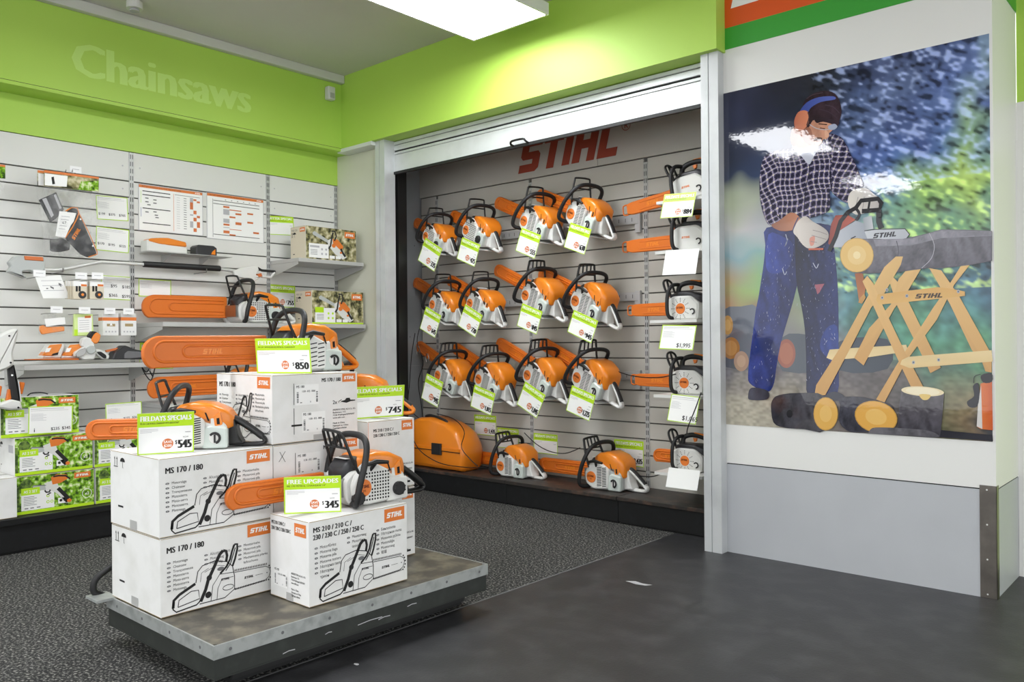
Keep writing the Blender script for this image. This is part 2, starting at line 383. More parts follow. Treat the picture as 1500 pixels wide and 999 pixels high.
# recess shell
mb = MB().box((-5.47, 4.36, 0), (-5.43, 4.9, 2.82), 'recess_side'); F = Fr((-5.43, 4.87, 0), (0, -1, 0), (0, 0, 1)); F = FX(-5.43, 0, 0)
zz = AX(600, 536, -5.43).z
for r in ((4.4, zz, 4.87, zz+.003), (4.66, zz, 4.663, 2.8)): mb.rect(F, *r, 'ink_pale', .001)
for y, z in ((4.7, 2.05), (4.8, 2.05), (4.74, 1.25), (4.7, 2.6)): mb.flat(F, ell(y, z, .006, n=8), 'ink_grey')
struct(mb.build('wall_recess_left'))
struct(MB().box((-2.05, 4.36, 0), (-2.0, 4.9, 2.82), 'recess_side').build('wall_recess_right'))
BAYS_R = [-5.43, -5.215, -4.15, -3.095, -2.05]
zf = AY(937.6, 264.5, YR).z
FR = FY(0, YR, 0); mb = MB(); mb.prism(FR, [(-5.43, 0), (-2.05, 0), (-2.05, 2.82), (-5.43, 2.82)], -.05, -.014, 'slat_groove')
zs = [zf-k*PITCH_Z for k in range(-0, 21) if zf-k*PITCH_Z > .2]; ed = [2.47]+zs+[.12]
for a, b in zip(ed[:-1], ed[1:]):
    for x0, x1 in zip(BAYS_R[:-1], BAYS_R[1:]): mb.prism(FR, [(x0+.016, b+.0045), (x1-.016, b+.0045), (x1-.016, a-.0045), (x0+.016, a-.0045)], -.014, 0, 'slat_shaded', bev=.0015)
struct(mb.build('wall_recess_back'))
mb = MB().prism(FR, [(-5.43, 2.474), (-3.5, 2.474), (-3.5, 2.82), (-5.43, 2.82)], -.014, .004, 'slat_shaded').prism(FR, [(-3.497, 2.474), (-2.05, 2.474), (-2.05, 2.82), (-3.497, 2.82)], -.014, .004, 'slat_shaded')
struct(mb.build('wall_recess_back'))
F = FY(0, YR-.004, 0); mb = MB(); a = AY(760, 255, YR); c = AY(912, 225, YR); e = AY(768, 207, YR)
for q in LOGO: mb.prism(F, [(a.x+x/LOGO_W*(c.x-a.x-.02), a.z+.0+y*.255) for x, y in q], .001, .004, 'sign_red')
mb.line(F, ell(c.x+.035, a.z+.2, .035, n=24), .005, 'sign_red', .002, closed=True); mb.text(F, 'R', c.x+.035, a.z+.18, .04, 'sign_red', .002, bold=.02, align='C')
tag(mb.build('logo_sign'), 'large dark red brand lettering high on the back wall of the saw niche', 'sign')
struct(MB().box((-5.43, 4.34, 2.79), (-2.05, 4.9, 2.822), 'slat_shaded').build('ceiling'))
# roller shutter (rolled up)
zb = 2.556; F = FY(0, 4.30, 0); mb = MB(); x0, x1 = xL1-.02, xR0+.02
for a, b in ((zb+.02, zb+.155), (zb+.158, zb+.178), (zb+.190, zb+.232), (zb+.236, zb+.262)):
    mb.prism(F, [(x0, a), (x1, a), (x1, b), (x0, b)], -.012, 0, 'shutter', bev=.003)
mb.prism(F, [(x0, zb+.01), (x1, zb+.01), (x1, zb+.262), (x0, zb+.262)], -.018, -.012, 'ink')
d = struct(mb.build('door_2')); MB().box((x0, 4.296, zb), (x1, 4.32, zb+.02), 'rubber').build('rubber_seal', d)
h = AY(763, 209, 4.3); MB().tube(catmull([(h.x-.07, 4.30, h.z-.012), (h.x-.068, 4.27, h.z-.004), (h.x-.05, 4.262, h.z+.012), (h.x+.05, 4.262, h.z+.012), (h.x+.068, 4.27, h.z-.004), (h.x+.07, 4.30, h.z-.012)], 3), .008, 'black').build('handle', d)
struct(MB().box((x0, 4.32, 2.60), (x1, 4.335, 2.822), 'ink').build('trim_8'))
# slotted uprights
def upright(F, w, z0, z1, lab, group):
    mb = MB(); mb.prism(F, [(-w/2, z0), (w/2, z0), (w/2, z1), (-w/2, z1)], -.012, .004, 'upright', bev=.001)
    n = int((z1-z0)/.05)
    for k in range(n):
        z = z1-.03-k*.05
        for x in (-w*.22, w*.22): mb.rect(F, x-.0025, z-.016, x+.0025, z+.016, 'ink', .0046)
    return tag(mb.build('slotted_upright'), lab, 'upright', group)
for i, (y, lab) in enumerate(((1.436, 'slotted metal upright at the far left edge of the left wall'), (2.516, 'slotted metal upright between the hanging tool bags and the two wall charts'), (3.595, 'slotted metal upright just right of the two wall charts'), (4.25, 'slotted metal upright in the corner next to the beige panel'))):
    upright(FX(XA, y, 0), .032, .16, 2.55, lab, 'slotted uprights of the slat walls')
for x, lab in ((-5.215, 'slotted metal upright at the left end of the niche back wall'), (-4.15, 'slotted metal upright in the middle of the niche back wall behind the hanging saws'), (-3.095, 'slotted metal upright left of the column of top handle saws')):
    upright(FY(x, YR, 0), .032, .16, 2.44, lab, 'slotted uprights of the slat walls')
# plinths
def plinth_b(x0, x1, lab):
    t = tag(bevelmod(MB().box((x0+.002, 4.47, .012), (x1-.002, 4.868, .155), 'plinth').build('display_plinth'), .002), lab, 'plinth', 'black base units of the shelving')
    bevelmod(MB().box((x0+.002, 4.452, .155), (x1-.002, 4.868, .18), 'plinth_top').build('top_board', t), .003)
    MB().box((x0+.01, 4.49, 0), (x1-.01, 4.86, .012), 'rubber').build('foot', t)
plinth_b(-5.428, -4.065, 'black base unit under the orange carry case')
plinth_b(-4.065, -3.075, 'black base unit under the two saws standing in the niche')
plinth_b(-3.075, -2.06, 'black base unit at the right end beside the shutter post')
def plinth_a(y0, y1, lab):
    t = tag(bevelmod(MB().box((XA+.002, y0+.002, .015), (-5.29, y1-.002, .17), 'plinth').build('display_plinth'), .002), lab, 'plinth', 'black base units of the shelving')
    bevelmod(MB().box((XA+.002, y0+.002, .17), (-5.268, y1-.002, .208), 'plinth').build('top_board', t), .003)
    MB().box((XA+.01, y0+.01, 0), (-5.31, y1-.01, .015), 'rubber').build('foot', t)
plinth_a(.356, 1.436, 'black base unit at the left edge below the plain white box')
plinth_a(1.436, 2.516, 'black base unit under the stacked green photo boxes')
plinth_a(2.516, 3.595, 'black base unit behind the platform trolley')
plinth_a(3.595, 4.25, 'black base unit in the room corner')
# shelves on the left wall: tray + brackets
def shelf(x1, y0, y1, z, lab, t=.03, br=True, slotx=XA+.004):
    o = bevelmod(MB().box((slotx+.002, y0, z-t), (x1, y1, z), 'shelf_metal').build('wall_shelf'), .002); tag(o, lab, 'shelf', 'pale metal wall shelves')
    if br:
        for y in (y0, y1-.004):
            F = Fr((0, y, 0), (1, 0, 0), (0, 0, 1)); MB().prism(F, [(slotx, z-t-.001), (slotx, z-.13), (slotx+.03, z-.13), (x1-.01, z-t-.02), (x1-.01, z-t-.001)], -.003, 0, 'shelf_metal').build('bracket', o)
    return o
shelf(-5.40, 2.535, 4.235, 1.352, 'long pale metal wall shelf carrying the battery saw and a photo box')
shelf(-5.42, 3.61, 4.235, 1.862, 'short pale metal shelf in the corner under the upper photo box')
shelf(-5.46, 1.715, 2.49, 1.082, 'pale metal shelf carrying the small pruning saw and chargers')
shelf(-5.40, 2.535, 3.58, .80, 'low pale metal shelf behind the trolley boxes')
# ceiling lights
def panel(x0, x1, y0, y1, z, lab):
    t = tag(bevelmod(MB().box((x0, y0, z+.012), (x1, y1, z+.075), 'white_plastic').box((x0, y0, z), (x0+.014, y1, z+.012), 'white_plastic').box((x1-.014, y0, z), (x1, y1, z+.012), 'white_plastic').box((x0+.014, y0, z), (x1-.014, y0+.014, z+.012), 'white_plastic').box((x0+.014, y1-.014, z), (x1-.014, y1, z+.012), 'white_plastic').build('ceiling_light'), .002), lab, 'ceiling light', 'suspended light panels')
    MB().box((x0+.0145, y0+.0145, z+.004), (x1-.0145, y1-.0145, z+.0118), 'panel_glow').build('diffuser', t)
    for y in (y0+.2, y1-.2): MB().tube([((x0+x1)/2, y, z+.075), ((x0+x1)/2, y, CEIL)], .004, 'steel', 6).build('suspension_rod', t)
M['panel_glow'] = mat('panel_glow', 'fafcff', .5, emit=LIGHT)
panel(-3.81, -3.165, 2.62, 3.906, 3.2, 'bright suspended light panel over the display corner')
panel(-3.81, -3.165, -.25, 1.1, 3.2, 'bright suspended light panel over the trolley aisle')
panel(-3.81, -3.165, -3.2, -1.9, 3.2, 'bright suspended light panel at the shop rear')
for k, y in enumerate((-.25, -3.2)): panel(-.4, .25, y, y+1.3, 3.2, ('bright suspended light panel over the centre aisle', 'bright suspended light panel at the back of the centre aisle')[k])
# small fittings
p = AX(487, 136, -5.55); o = bevelmod(MB().box((p.x-.06, p.y-.035, p.z-.055), (p.x-.004, p.y+.035, p.z+.055), 'white_plastic').build('motion_sensor'), .01); tag(o, 'small white motion sensor under the ceiling in the room corner', 'sensor')
MB().box((p.x-.004, p.y-.02, p.z-.04), (p.x+.002, p.y+.02, p.z+.0), 'tape').build('lens', o)
p = AZ(197, 2, CEIL); o = tag(MB().cyl((p.x, p.y, CEIL-.05), (0, 0, 1), .05, .05, 'white_plastic', 20).build('smoke_detector'), 'small white detector on the ceiling at the top edge above the lettering', 'detector'); MB().cyl((p.x, p.y, CEIL-.065), (0, 0, 1), .03, .014, 'ink_pale', 16).build('vent_ring', o)
# slotted display rails in the niche
def rail(px0, px1, py, lab, y=4.84):
    a = AY(px0, py, y); b = AY(px1, py, y)
    mb = MB(); F = FY(0, y, 0); z = a.z; mb.prism(F, [(a.x, z-.03), (b.x, z-.03), (b.x, z+.03), (a.x, z+.03)], -.02, 0, 'upright', bev=.002)
    x = a.x+.03
    while x < b.x-.03: mb.rect(F, x-.002, z-.012, x+.002, z+.014, 'ink', .001); x += .055
    tag(mb.build('display_rail'), lab, 'rail', 'slotted rails behind the hanging saws')
    return z
for (px, py, lab) in ((925, 321, 'slotted metal rail behind the top row of hanging saws'), (925, 434, 'slotted metal rail behind the middle row of hanging saws'), (925, 551, 'slotted metal rail behind the bottom row of hanging saws')):
    b = AY(px+10, py, 4.84); z = b.z; F = FY(0, 4.84, 0); mb = MB(); x0 = -5.2; mb.prism(F, [(x0, z-.03), (b.x, z-.03), (b.x, z+.03), (x0, z+.03)], -.008, 0, 'upright', bev=.002)
    x = x0+.03
    while x < b.x-.03: mb.rect(F, x-.002, z-.012, x+.002, z+.014, 'ink', .001); x += .055
    t = tag(mb.build('display_rail'), lab, 'rail', 'slotted rails behind the hanging saws')
    MB().box((b.x-.03, 4.842, z-.09), (b.x+.012, 4.866, z+.04), 'upright').build('bracket', t)
# ================================================================== CHAINSAWS
SX = Fr((0, 0, 0), (-1, 0, 0), (0, 0, 1))       # side frame: its n is +Y (the saw's left); u is -X
def side(pts): return [(-x, z) for x, z in pts]
def scabbard(root, x0, L, y, z0, h, style='round', emb=True):
    mb = MB(); t = .022
    if style == 'round':
        prof = [(x0, z0), (x0+L-h*.4, z0-.004)] + [(x0+L-h*.4+math.cos(a)*h*.4, z0-.004+h*.46+math.sin(a)*h*.5) for a in (-1.3, -.8, -.3, .2, .7, 1.2)] + [(x0+L-h*.5, z0+h*.98), (x0, z0+h)]
    else: prof = [(x0, z0), (x0+L*.9, z0+.004), (x0+L, z0+.016), (x0+L, z0+h-.012), (x0+L*.9, z0+h-.004), (x0, z0+h)]
    F = Fr((0, y, 0), (-1, 0, 0), (0, 0, 1)); P = side(prof); mb.prism(F, rnd(P, .01, 2), -t/2, t/2, 'orange_scab', bev=.004)
    c = z0+h*.48
    if style == 'round':
        for k, (a, hh) in enumerate(((.08, .33), (.30, .18))):
            xs, xe = x0+L*.05, x0+L*(1-a); path = [(xe-(xe-xs)*0, 0)]
            pts = [(xs, t/2, c-h*hh)]+[(xe-h*hh+math.cos(q)*h*hh, t/2, c+math.sin(q)*h*hh) for q in [-1.57+3.14*j/8 for j in range(9)]]+[(xs, t/2, c+h*hh)]
            mb.tube([(p[0], y+p[1], p[2]) for p in pts], .0052, 'orange_scab', 8)
        if emb: mb.logo(Fr((x0+L*.55, y+t/2, c-.012), (-1, 0, 0), (0, 0, 1)), 0, 0, .022, 'orange', .001, width=.09)
    else:
        for zc in (.25, .75): mb.tube([(x0+L*.05, y+t/2, z0+h*zc), (x0+L*.75, y+t/2, z0+h*zc)], .003, 'orange_scab', 6)
        mb.logo(Fr((x0+L*.62, y+t/2, c-.01), (-1, 0, 0), (0, 0, 1)), 0, 0, .024, 'orange', .001, width=.1)
        mb.tube(catmull([(x0+L-.005, y, z0+.012), (x0+L+.03, y, z0+.016), (x0+L+.035, y, c), (x0+L+.03, y, z0+h-.016), (x0+L-.005, y, z0+h-.012)], 3), .005, 'orange_scab', 6)
        mb.tube(catmull([(x0+.01, y, z0+h-.003), (x0+.015, y, z0+h+.03), (x0+.05, y, z0+h+.04), (x0+.075, y, z0+h-.003)], 3), .005, 'orange_scab', 6)
    return mb.build('bar_cover', root)
def rrect_ring(x, yc, yh, z0, z1, r=.35, n=4):
    pts = rnd([(yc-yh, z0), (yc+yh, z0), (yc+yh, z1), (yc-yh, z1)], min(yh, (z1-z0)/2)*2*r, n)
    return [V((x, a, b)) for a, b in pts]
def make_saw(name, kind, L=.42, hcol=None, sh=.088, emb=True, sq=1.0):
    """X forward (bar), Y left (starter side), Z up; stands on z = 0"""
    R = empty(name, (0, 0, 0))
    big = kind in ('pro', 'pro_big', 'injected'); k = 1.0
    handle_col = hcol or 'white_plastic'
    tank = 'tank' if kind in ('tankgrey', 'pro', 'pro_big', 'farm', 'injected', 'home') else 'white_plastic'
    # crankcase and tank
    mb = MB()
    mb.prism(SX, rnd(side([(-.145, .004), (.10, 0), (.13, .03), (.135, .10), (.10, .135), (-.10, .135), (-.145, .10)]), .015, 3), -.085, .078, 'grey_plastic' if big else 'white_plastic', bev=.006)
    mb.prism(SX, rnd(side([(-.15, .004), (-.045, .002), (-.045, .085), (-.075, .10), (-.15, .09)]), .012, 3), .06, .092, tank, bev=.006)
    mb.box((.10, -.06, .04), (.15, .06, .11), 'steel')
    mb.build('housing', R)
    # muffler side chain cover
    MB().prism(SX, rnd(side([(-.06, .0), (.12, .0), (.15, .04), (.14, .11), (.05, .125), (-.06, .10)]), .02, 3), -.115, -.0852, 'white_plastic', bev=.005).build('sprocket_cover', R)
    # starter cover with fins and disc
    F = Fr((0, .102, 0), (-1, 0, 0), (0, 0, 1)); mb = MB()
    mb.prism(F, rnd(side([(-.055, .012), (.06, .004), (.112, .035), (.118, .09), (.085, .15), (.045, .175), (.0, .155), (-.06, .125)]), .018, 3), -.026, 0, 'white_plastic', bev=.007)
    dx, dz, dr = .068, .072, .033
    if kind in ('home', 'white', 'tophandle'):
        for i in range(11):
            for j in range(9):
                x = -.045+i*.0125; z = .025+j*.0125
                if (x-dx)**2+(z-dz)**2 < (dr+.006)**2 or x > .10: continue
                mb.flat(F, side([(x-.0035, z-.0035), (x+.0035, z-.0035), (x+.0035, z+.0035), (x-.0035, z+.0035)]), 'dark_slot', .0006)
    else:
        for j in range(12):
            z = .022+j*.0095
            for a, b in ((-.045, -.012), (-.007, .027)):
                if kind == 'farm' and j % 2: continue
                mb.flat(F, side([(a, z+.006), (b, z), (b, z+.0045), (a, z+.0105)]), 'dark_slot', .0006)
    mb.build('starter_cover', R)
    mb = MB(); mb.cyl((dx, .101, dz), (0, 1, 0), dr, .005, 'logo_orange', 24)
    mb.logo(Fr((dx, .106, dz), (-1, 0, 0), (0, 0, 1)), -.026, .000, .012, 'logo_dark', .0008, width=.05)
    mb.text(Fr((dx, .106, dz), (-1, 0, 0), (0, 0, 1)), 'MS', 0, -.014, .008, 'logo_dark', .0008, align='C')
    mb.build('logo_badge', R)
    # caps
    mb = MB()
    if kind in ('home', 'white'):
        for x, z in ((.09, .035), (-.10, .05)) if kind == 'white' else ((-.10, .05),):
            if mb.v: mb.build('oil_cap', R); mb = MB()
            mb.cyl((x, .09, z), (0, 1, 0), .027, .018, 'rubber', 18)
            for q in range(9): mb.box((x+.023*math.cos(q*.7)-.003, .09, z+.023*math.sin(q*.7)-.003), (x+.023*math.cos(q*.7)+.003, .109, z+.023*math.sin(q*.7)+.003), 'rubber')
    else:
        mb.cyl((-.10, .09, .048), (0, 1, 0), .025, .006, 'white_plastic', 18)
        mb.tube([(-.10+.021*math.cos(a), .098, .048+.021*math.sin(a)) for a in [.6+j*.35 for j in range(12)]], .0055, 'rubber', 6)
        mb.box((-.104, .096, .028), (-.097, .101, .062), 'rubber')
    mb.build('fuel_cap', R)
    # hood
    if big: st = [(-.165, .0, .05, .085, .13), (-.15, .0, .068, .075, .175), (-.10, .0, .078, .075, .205), (-.03, .0, .078, .105, .222), (.035, -.005, .074, .125, .212), (.07, -.005, .066, .13, .19)]
    elif kind == 'farm': st = [(-.16, .0, .045, .09, .14), (-.14, .0, .065, .085, .175), (-.08, .0, .075, .09, .205), (.0, .0, .075, .11, .212), (.06, -.005, .07, .125, .20), (.085, -.005, .06, .13, .185)]
    else: st = [(-.165, .0, .045, .09, .135), (-.14, .0, .07, .08, .165), (-.08, .0, .078, .08, .192), (-.01, .0, .078, .105, .20), (.05, -.005, .07, .12, .188), (.075, -.005, .055, .125, .17)]
    mb = MB(); mb.loft([rrect_ring(x, yc, yh, a, b, .24) for x, yc, yh, a, b in st], 'orange', True)
    F = Fr((0, .0785, 0), (-1, 0, 0), (0, 0, 1))
    hx = -.11
    mb.prism(F, rnd(side([(hx-.02, .10), (hx+.015, .095), (hx+.02, .135), (hx-.01, .16)]), .006, 2), -.01, .001, 'orange', bev=.003)
    mb.flat(F, side([(hx+.035, .12), (hx+.042, .12), (hx+.055, .155), (hx+.048, .155)]), 'dark_slot', .0008)
    mb.flat(F, side([(hx-.008, .105), (hx+.004, .104), (hx+.006, .13), (hx-.006, .132)]), 'dark_slot', .0018)
    mb.build('top_cover', R)
    # dark intake deck between hood and guard
    mb = MB(); mb.loft([rrect_ring(x, -.005, yh, a, b, .3) for x, yh, a, b in ((.055, .06, .10, .185), (.095, .062, .095, .178), (.125, .05, .09, .15))], 'battery_black')
    mb.flat(Fr((.098, -.005, .1785), (0, -1, 0), (1, 0, .0)), [(-.045, -.016), (.045, -.016), (.045, .012), (-.045, .012)], 'label_white', .001)
    mb.build('front_deck', R)
    # front handle loop
    path = catmull([(.10, .07, .0145), (.115, .115, .0155), (.125, .14, .034), (.118, .147, .09), (.095, .145, .16), (.07, .125, .225), (.055, .085, .258), (.05, .02, .268), (.05, -.06, .262), (.058, -.105, .235), (.075, -.118, .18), (.095, -.108, .12), (.10, -.09, .10)], 4)
    MB().tube(path, .0125, 'rubber', 10).build('front_handle', R)
    # hand guard
    g = [(.085, .098, .125), (.115, .09, .19), (.14, .075, .268), (.145, .06, .285), (.145, -.045, .29), (.14, -.06, .272), (.115, -.07, .2), (.09, -.085, .13)]
    mb = MB(); mb.tube(catmull(g, 3), (.006) if not big else .007, 'black', 8)
    mb.tube([(.126, .08, .225), (.126, -.068, .228)], .005, 'black', 6)
    if big or kind == 'white':
        for y in (.042, .008, -.028): mb.tube([(.126, y, .226), (.145, y, .288)], .005, 'black', 6)
    mb.build('hand_guard', R)
    # rear handle
    hc = handle_col; mb = MB()
    up = catmull([(-.135, 0, .118), (-.165, 0, .118), (-.20, 0, .098), (-.245, 0, .066), (-.28, 0, .038)], 4)
    lo = catmull([(-.28, 0, .038), (-.292, 0, .024), (-.282, 0, .012), (-.25, 0, .009), (-.19, 0, .010), (-.13, 0, .016)], 4)
    mb.tube(lo, [(.0105, .021)]*len(lo), hc, 10, flat=(0, 0, 1)); mb.tube(up, [(.014, .02)]*len(up), hc, 10, flat=(0, 0, 1))
    mb.prism(Fr((0, 0, 0), (-1, 0, 0), (0, 0, 1)), rnd(side([(-.12, .01), (-.12, .12), (-.165, .125), (-.175, .09), (-.185, .05), (-.205, .015)]), .01, 2), -.035, .04, hc, bev=.006)
    h = mb.build('rear_handle', R)
    MB().tube([V(p)+V((0, 0, .0065)) for p in up], [(.0115, .0175)]*len(up), 'rubber', 10, flat=(0, 0, 1)).build('grip', h)
    MB().prism(Fr((0, 0, 0), (-1, 0, 0), (0, 0, 1)), side([(-.185, .10), (-.215, .092), (-.222, .07), (-.212, .072), (-.2, .085), (-.188, .088)]), -.006, .006, 'orange' if kind != 'farm' else 'black', bev=.002).build('trigger', h)
    # starter grip
    mb = MB(); mb.tube([(.035, .095, .135), (.025, .118, .165)], .008, 'black', 8); mb.tube([(.068, .122, .162), (.03, .124, .17), (-.03, .122, .162)], [.007, .0105, .007], 'black', 10); mb.build('starter_grip', R)
    if sq != 1:
        for o in bpy.data.objects:
            if o.parent and (o.parent == R or o.parent.parent == R):
                for v in o.data.vertices:
                    if v.co.x < 0: v.co.x *= sq
    scabbard(R, .135, L, -.075, .035, sh, emb=emb)
    return R
def make_tophandle(name, L=.30, battery=False, disc=True, rounded=False):
    R = empty(name, (0, 0, 0)); mb = MB()
    mb.prism(SX, rnd(side([(-.15, .0), (.06, 0), (.085, .03), (.08, .12), (.03, .15), (-.10, .15), (-.16, .10)]), .02, 3), -.07, .075, 'white_plastic', bev=.01)
    F = Fr((0, .0752, 0), (-1, 0, 0), (0, 0, 1))
    if disc:
        for i in range(12):
            a = 2*PI*i/12
            for rr in (.045, .055, .065):
                x, z = rr*math.cos(a)-.03, .07+rr*math.sin(a); mb.flat(F, [(-x+q, z+w) for q, w in ell(0, 0, .003, n=6)], 'dark_slot', .001)
    else: mb.logo(F, .0, .075, .012, 'logo_orange', .001, width=.06)
    mb.build('housing', R)
    if disc:
        mb = MB().cyl((-.03, .075, .07), (0, 1, 0), .034, .004, 'logo_orange', 22); mb.logo(Fr((-.03, .0795, .07), (-1, 0, 0), (0, 0, 1)), -.026, 0, .012, 'logo_dark', .0008, width=.05); mb.build('logo_badge', R)
    MB().loft([rrect_ring(x, 0, yh, a, b, .3) for x, yh, a, b in ((-.17, .04, .10, .15), (-.10, .055, .12, .175), (.0, .055, .125, .18), (.06, .045, .12, .165))], 'battery_black').build('top_deck', R)
    mb = MB(); mb.tube(catmull([(.02, .02, .165), (.015, .01, .215), (-.04, 0, .235), (-.12, 0, .225), (-.19, 0, .19), (-.20, 0, .14)], 4), .016, 'rubber', 10); mb.build('top_handle', R)
    MB().prism(Fr((0, .0, 0), (-1, 0, 0), (0, 0, 1)), side([(-.05, .215), (-.08, .215), (-.075, .195), (-.06, .19)]), -.008, .008, 'logo_orange', bev=.002).build('trigger', R)
    MB().tube([(-.06, 0, .245), (-.13, 0, .238)], .009, 'orange').build('lockout', R)
    MB().tube(catmull([(.03, .07, .01), (.035, .105, .02), (.04, .118, .06), (.04, .112, .16), (.03, .08, .215), (.02, .03, .225), (.01, .0, .22)], 4), .012, 'rubber', 10).build('front_handle', R)
    mb = MB(); mb.tube(catmull([(.075, .045, .15), (.10, .05, .20), (.115, .045, .245), (.12, 0, .262), (.115, -.045, .245), (.10, -.05, .20), (.075, -.04, .15)], 4), .0075, 'black', 8); mb.tube([(.085, 0, .14), (.12, 0, .26)], .007, 'black'); mb.build('hand_guard', R)
    MB().cyl((-.12, .075, .05), (0, 1, 0), .022, .008, 'white_plastic', 16).tube([(-.12+.016*math.cos(a), .085, .05+.016*math.sin(a)) for a in [.6+j*.4 for j in range(11)]], .0045, 'rubber', 6).build('fuel_cap', R)
    scabbard(R, .07, L, -.03, .03, .09, 'round' if rounded else 'flat')
    return R
DISC = V((.068, .106, .072))
def setrot(o, yaw, pitch, roll=0): o.rotation_euler = (roll, -pitch, yaw)
def place(o, target, yaw, pitch=0, roll=0, sc=1.15, local=DISC, label=None, group=None, cat='chainsaw'):
    o.scale = (sc,)*3; setrot(o, yaw, pitch, roll); R = Euler(o.rotation_euler).to_matrix(); o.location = V(target)-R@(V(local)*sc)
    return tag(o, label, cat, group)
# ================================================================== PRICE CARDS
def card(name, P0, P1, h, lean=0, kind='special', price='', head='FIELDAYS SPECIALS', lab='', group=None, sub='MS 170 PETROL CHAINSAW', flip=1, up=None, extra=None, t=.0015, cat='price card'):
    """bottom-left and bottom-right corner in space, height, lean back in radians"""
    P0, P1 = V(P0), V(P1); u = (P1-P0).normalized(); w = (P1-P0).length
    if up is None:
        n = u.cross(V((0, 0, 1))).normalized(); up = (V((0, 0, 1))*math.cos(lean)-n*math.sin(lean))
    F = Fr(P0, u, up-u*u.dot(V(up))); mb = MB(); mb.prism(F, [(0, 0), (w, 0), (w, h), (0, h)], -t, 0, 'paper')
    b = w*.022
    if kind == 'blank': pass
    elif kind == 'special':
        mb.frame(F, 0, 0, w, h, b, 'lime'); g = h*.34; mb.rect(F, b, h-g, w-b, h-b*.5, 'lime', .0007)
        mb.text(F, head, w*.05, h-g*.56, h*.125, 'paper', .0012, bold=.05, width=w*.9)
        mb.text(F, sub, w*.05, h-g*.80, h*.045, 'ink', .0012, bold=.01, width=w*.68)
        for k in range(3): mb.rect(F, w*.05, h*.60-k*h*.035, w*(.36 if k < 2 else .25), h*.609-k*h*.035, 'ink_pale', .001)
        if price:
            cx, cy = w*.53, h*.24; r = h*.125
            mb.flat(F, ell(cx, cy, r, n=22), 'save', .0008); mb.text(F, 'SAVE', cx, cy+r*.1, r*.55, 'paper', .0012, bold=.03, align='C', width=r*1.5); mb.text(F, '$200', cx, cy-r*.65, r*.55, 'paper', .0012, bold=.03, align='C', width=r*1.4)
            x = .68 if len(price) < 5 else .64
            mb.text(F, '$', w*(x-.02), h*.22, h*.10, 'ink', .001, bold=.02, width=w*.035); mb.text(F, price, w*(x+.03), h*.12, h*.21, 'ink', .001, bold=.075, width=w*(.95-x-.03))
            mb.text(F, 'NOW', w*.8, h*.37, h*.035, 'ink', .001)
        mb.rect(F, w*.84, h*.5, w*.94, h*.512, 'ink_grey', .001)
    elif kind == 'white':
        mb.frame(F, 0, 0, w, h, b, 'lime'); mb.rect(F, w*.05, h*.9, w*.8, h*.915, 'ink_pale', .001); mb.rect(F, w*.05, h*.84, w*.9, h*.85, 'ink_pale', .001)
        for k in range(6): mb.rect(F, w*.06, h*.72-k*h*.045, w*(.4 if k % 2 else .33), h*.73-k*h*.045, 'ink_pale', .001)
        for q in (extra or []): mb.text(F, q[0], w*q[1], h*q[2], h*q[3], 'ink', .001, bold=.02)
    elif kind == 'white_label':
        mb.frame(F, 0, 0, w, h, b, 'lime'); mb.rect(F, b, h*.86, w-b, h*.92, 'lime_pale', .0007)
        for k in range(4): mb.rect(F, w*.08, h*.72-k*h*.08, w*.6, h*.735-k*h*.08, 'ink_pale', .001)
        for i in range(5):
            for j in range(5):
                if (i*7+j*3+i*j) % 3: mb.rect(F, w*.78+i*w*.03, h*.2+j*w*.03, w*.78+(i+1)*w*.03, h*.2+(j+1)*w*.03, 'save', .001) if 0 else None
    for q in (extra or []) if kind == 'special' else []: mb.text(F, q[0], w*q[1], h*q[2], h*q[3], 'ink', .001, bold=.02)
    return tag(mb.build(name), lab, cat, group)
# ---- protos
saw_home = make_saw('chainsaw', 'home', .38, sq=.84); saw_farm = make_saw('chainsaw', 'tankgrey', .47, sq=.84); saw_pro = make_saw('chainsaw', 'pro', .49, sq=.86)
used = set()
def inst(proto):
    if proto.name in used: return copy_tree(proto)
    used.add(proto.name); return proto
TH = math.radians(23); YW = PI-math.radians(7)
GR = 'chainsaws hanging in rows in the niche'; GC = 'price cards under the hanging saws'
rows = [
 ((622.9, 345.6), saw_home, '335', 'smallest saw of the top row, leftmost, above the $335 card'), ((681.8, 336.8), saw_home, '425', 'second saw of the top row, black fuel cap, above the $425 card'),
 ((766.8, 323.7), saw_farm, '555', 'third saw of the top row with long bar cover, above the $555 card'), ((835.4, 313.1), saw_farm, '630', 'rightmost saw of the top row, above the $630 card'),
 ((632.6, 445.9), saw_farm, '645', 'leftmost saw of the middle row, above the $645 card'), ((687.6, 444.1), saw_farm, '720', 'second saw of the middle row, above the $720 card'),
 ((768.8, 432.5), saw_pro, '845', 'third saw of the middle row with barred hand guard, above the $845 card'), ((842, 440.8), saw_pro, '945', 'rightmost saw of the middle row, above its $945 card'),
 ((640.5, 549.5), saw_pro, '945', 'leftmost saw of the bottom hanging row beside the cables, above its $945 card'), ((700.3, 555.3), saw_pro, '1,015', 'second saw of the bottom hanging row, above the $1,015 card'),
 ((771.8, 549.5), saw_pro, '1,045', 'third saw of the bottom hanging row, above the $1,045 card'), ((844.3, 553), saw_pro, '1,225', 'rightmost saw of the bottom hanging row, above the $1,225 card')]
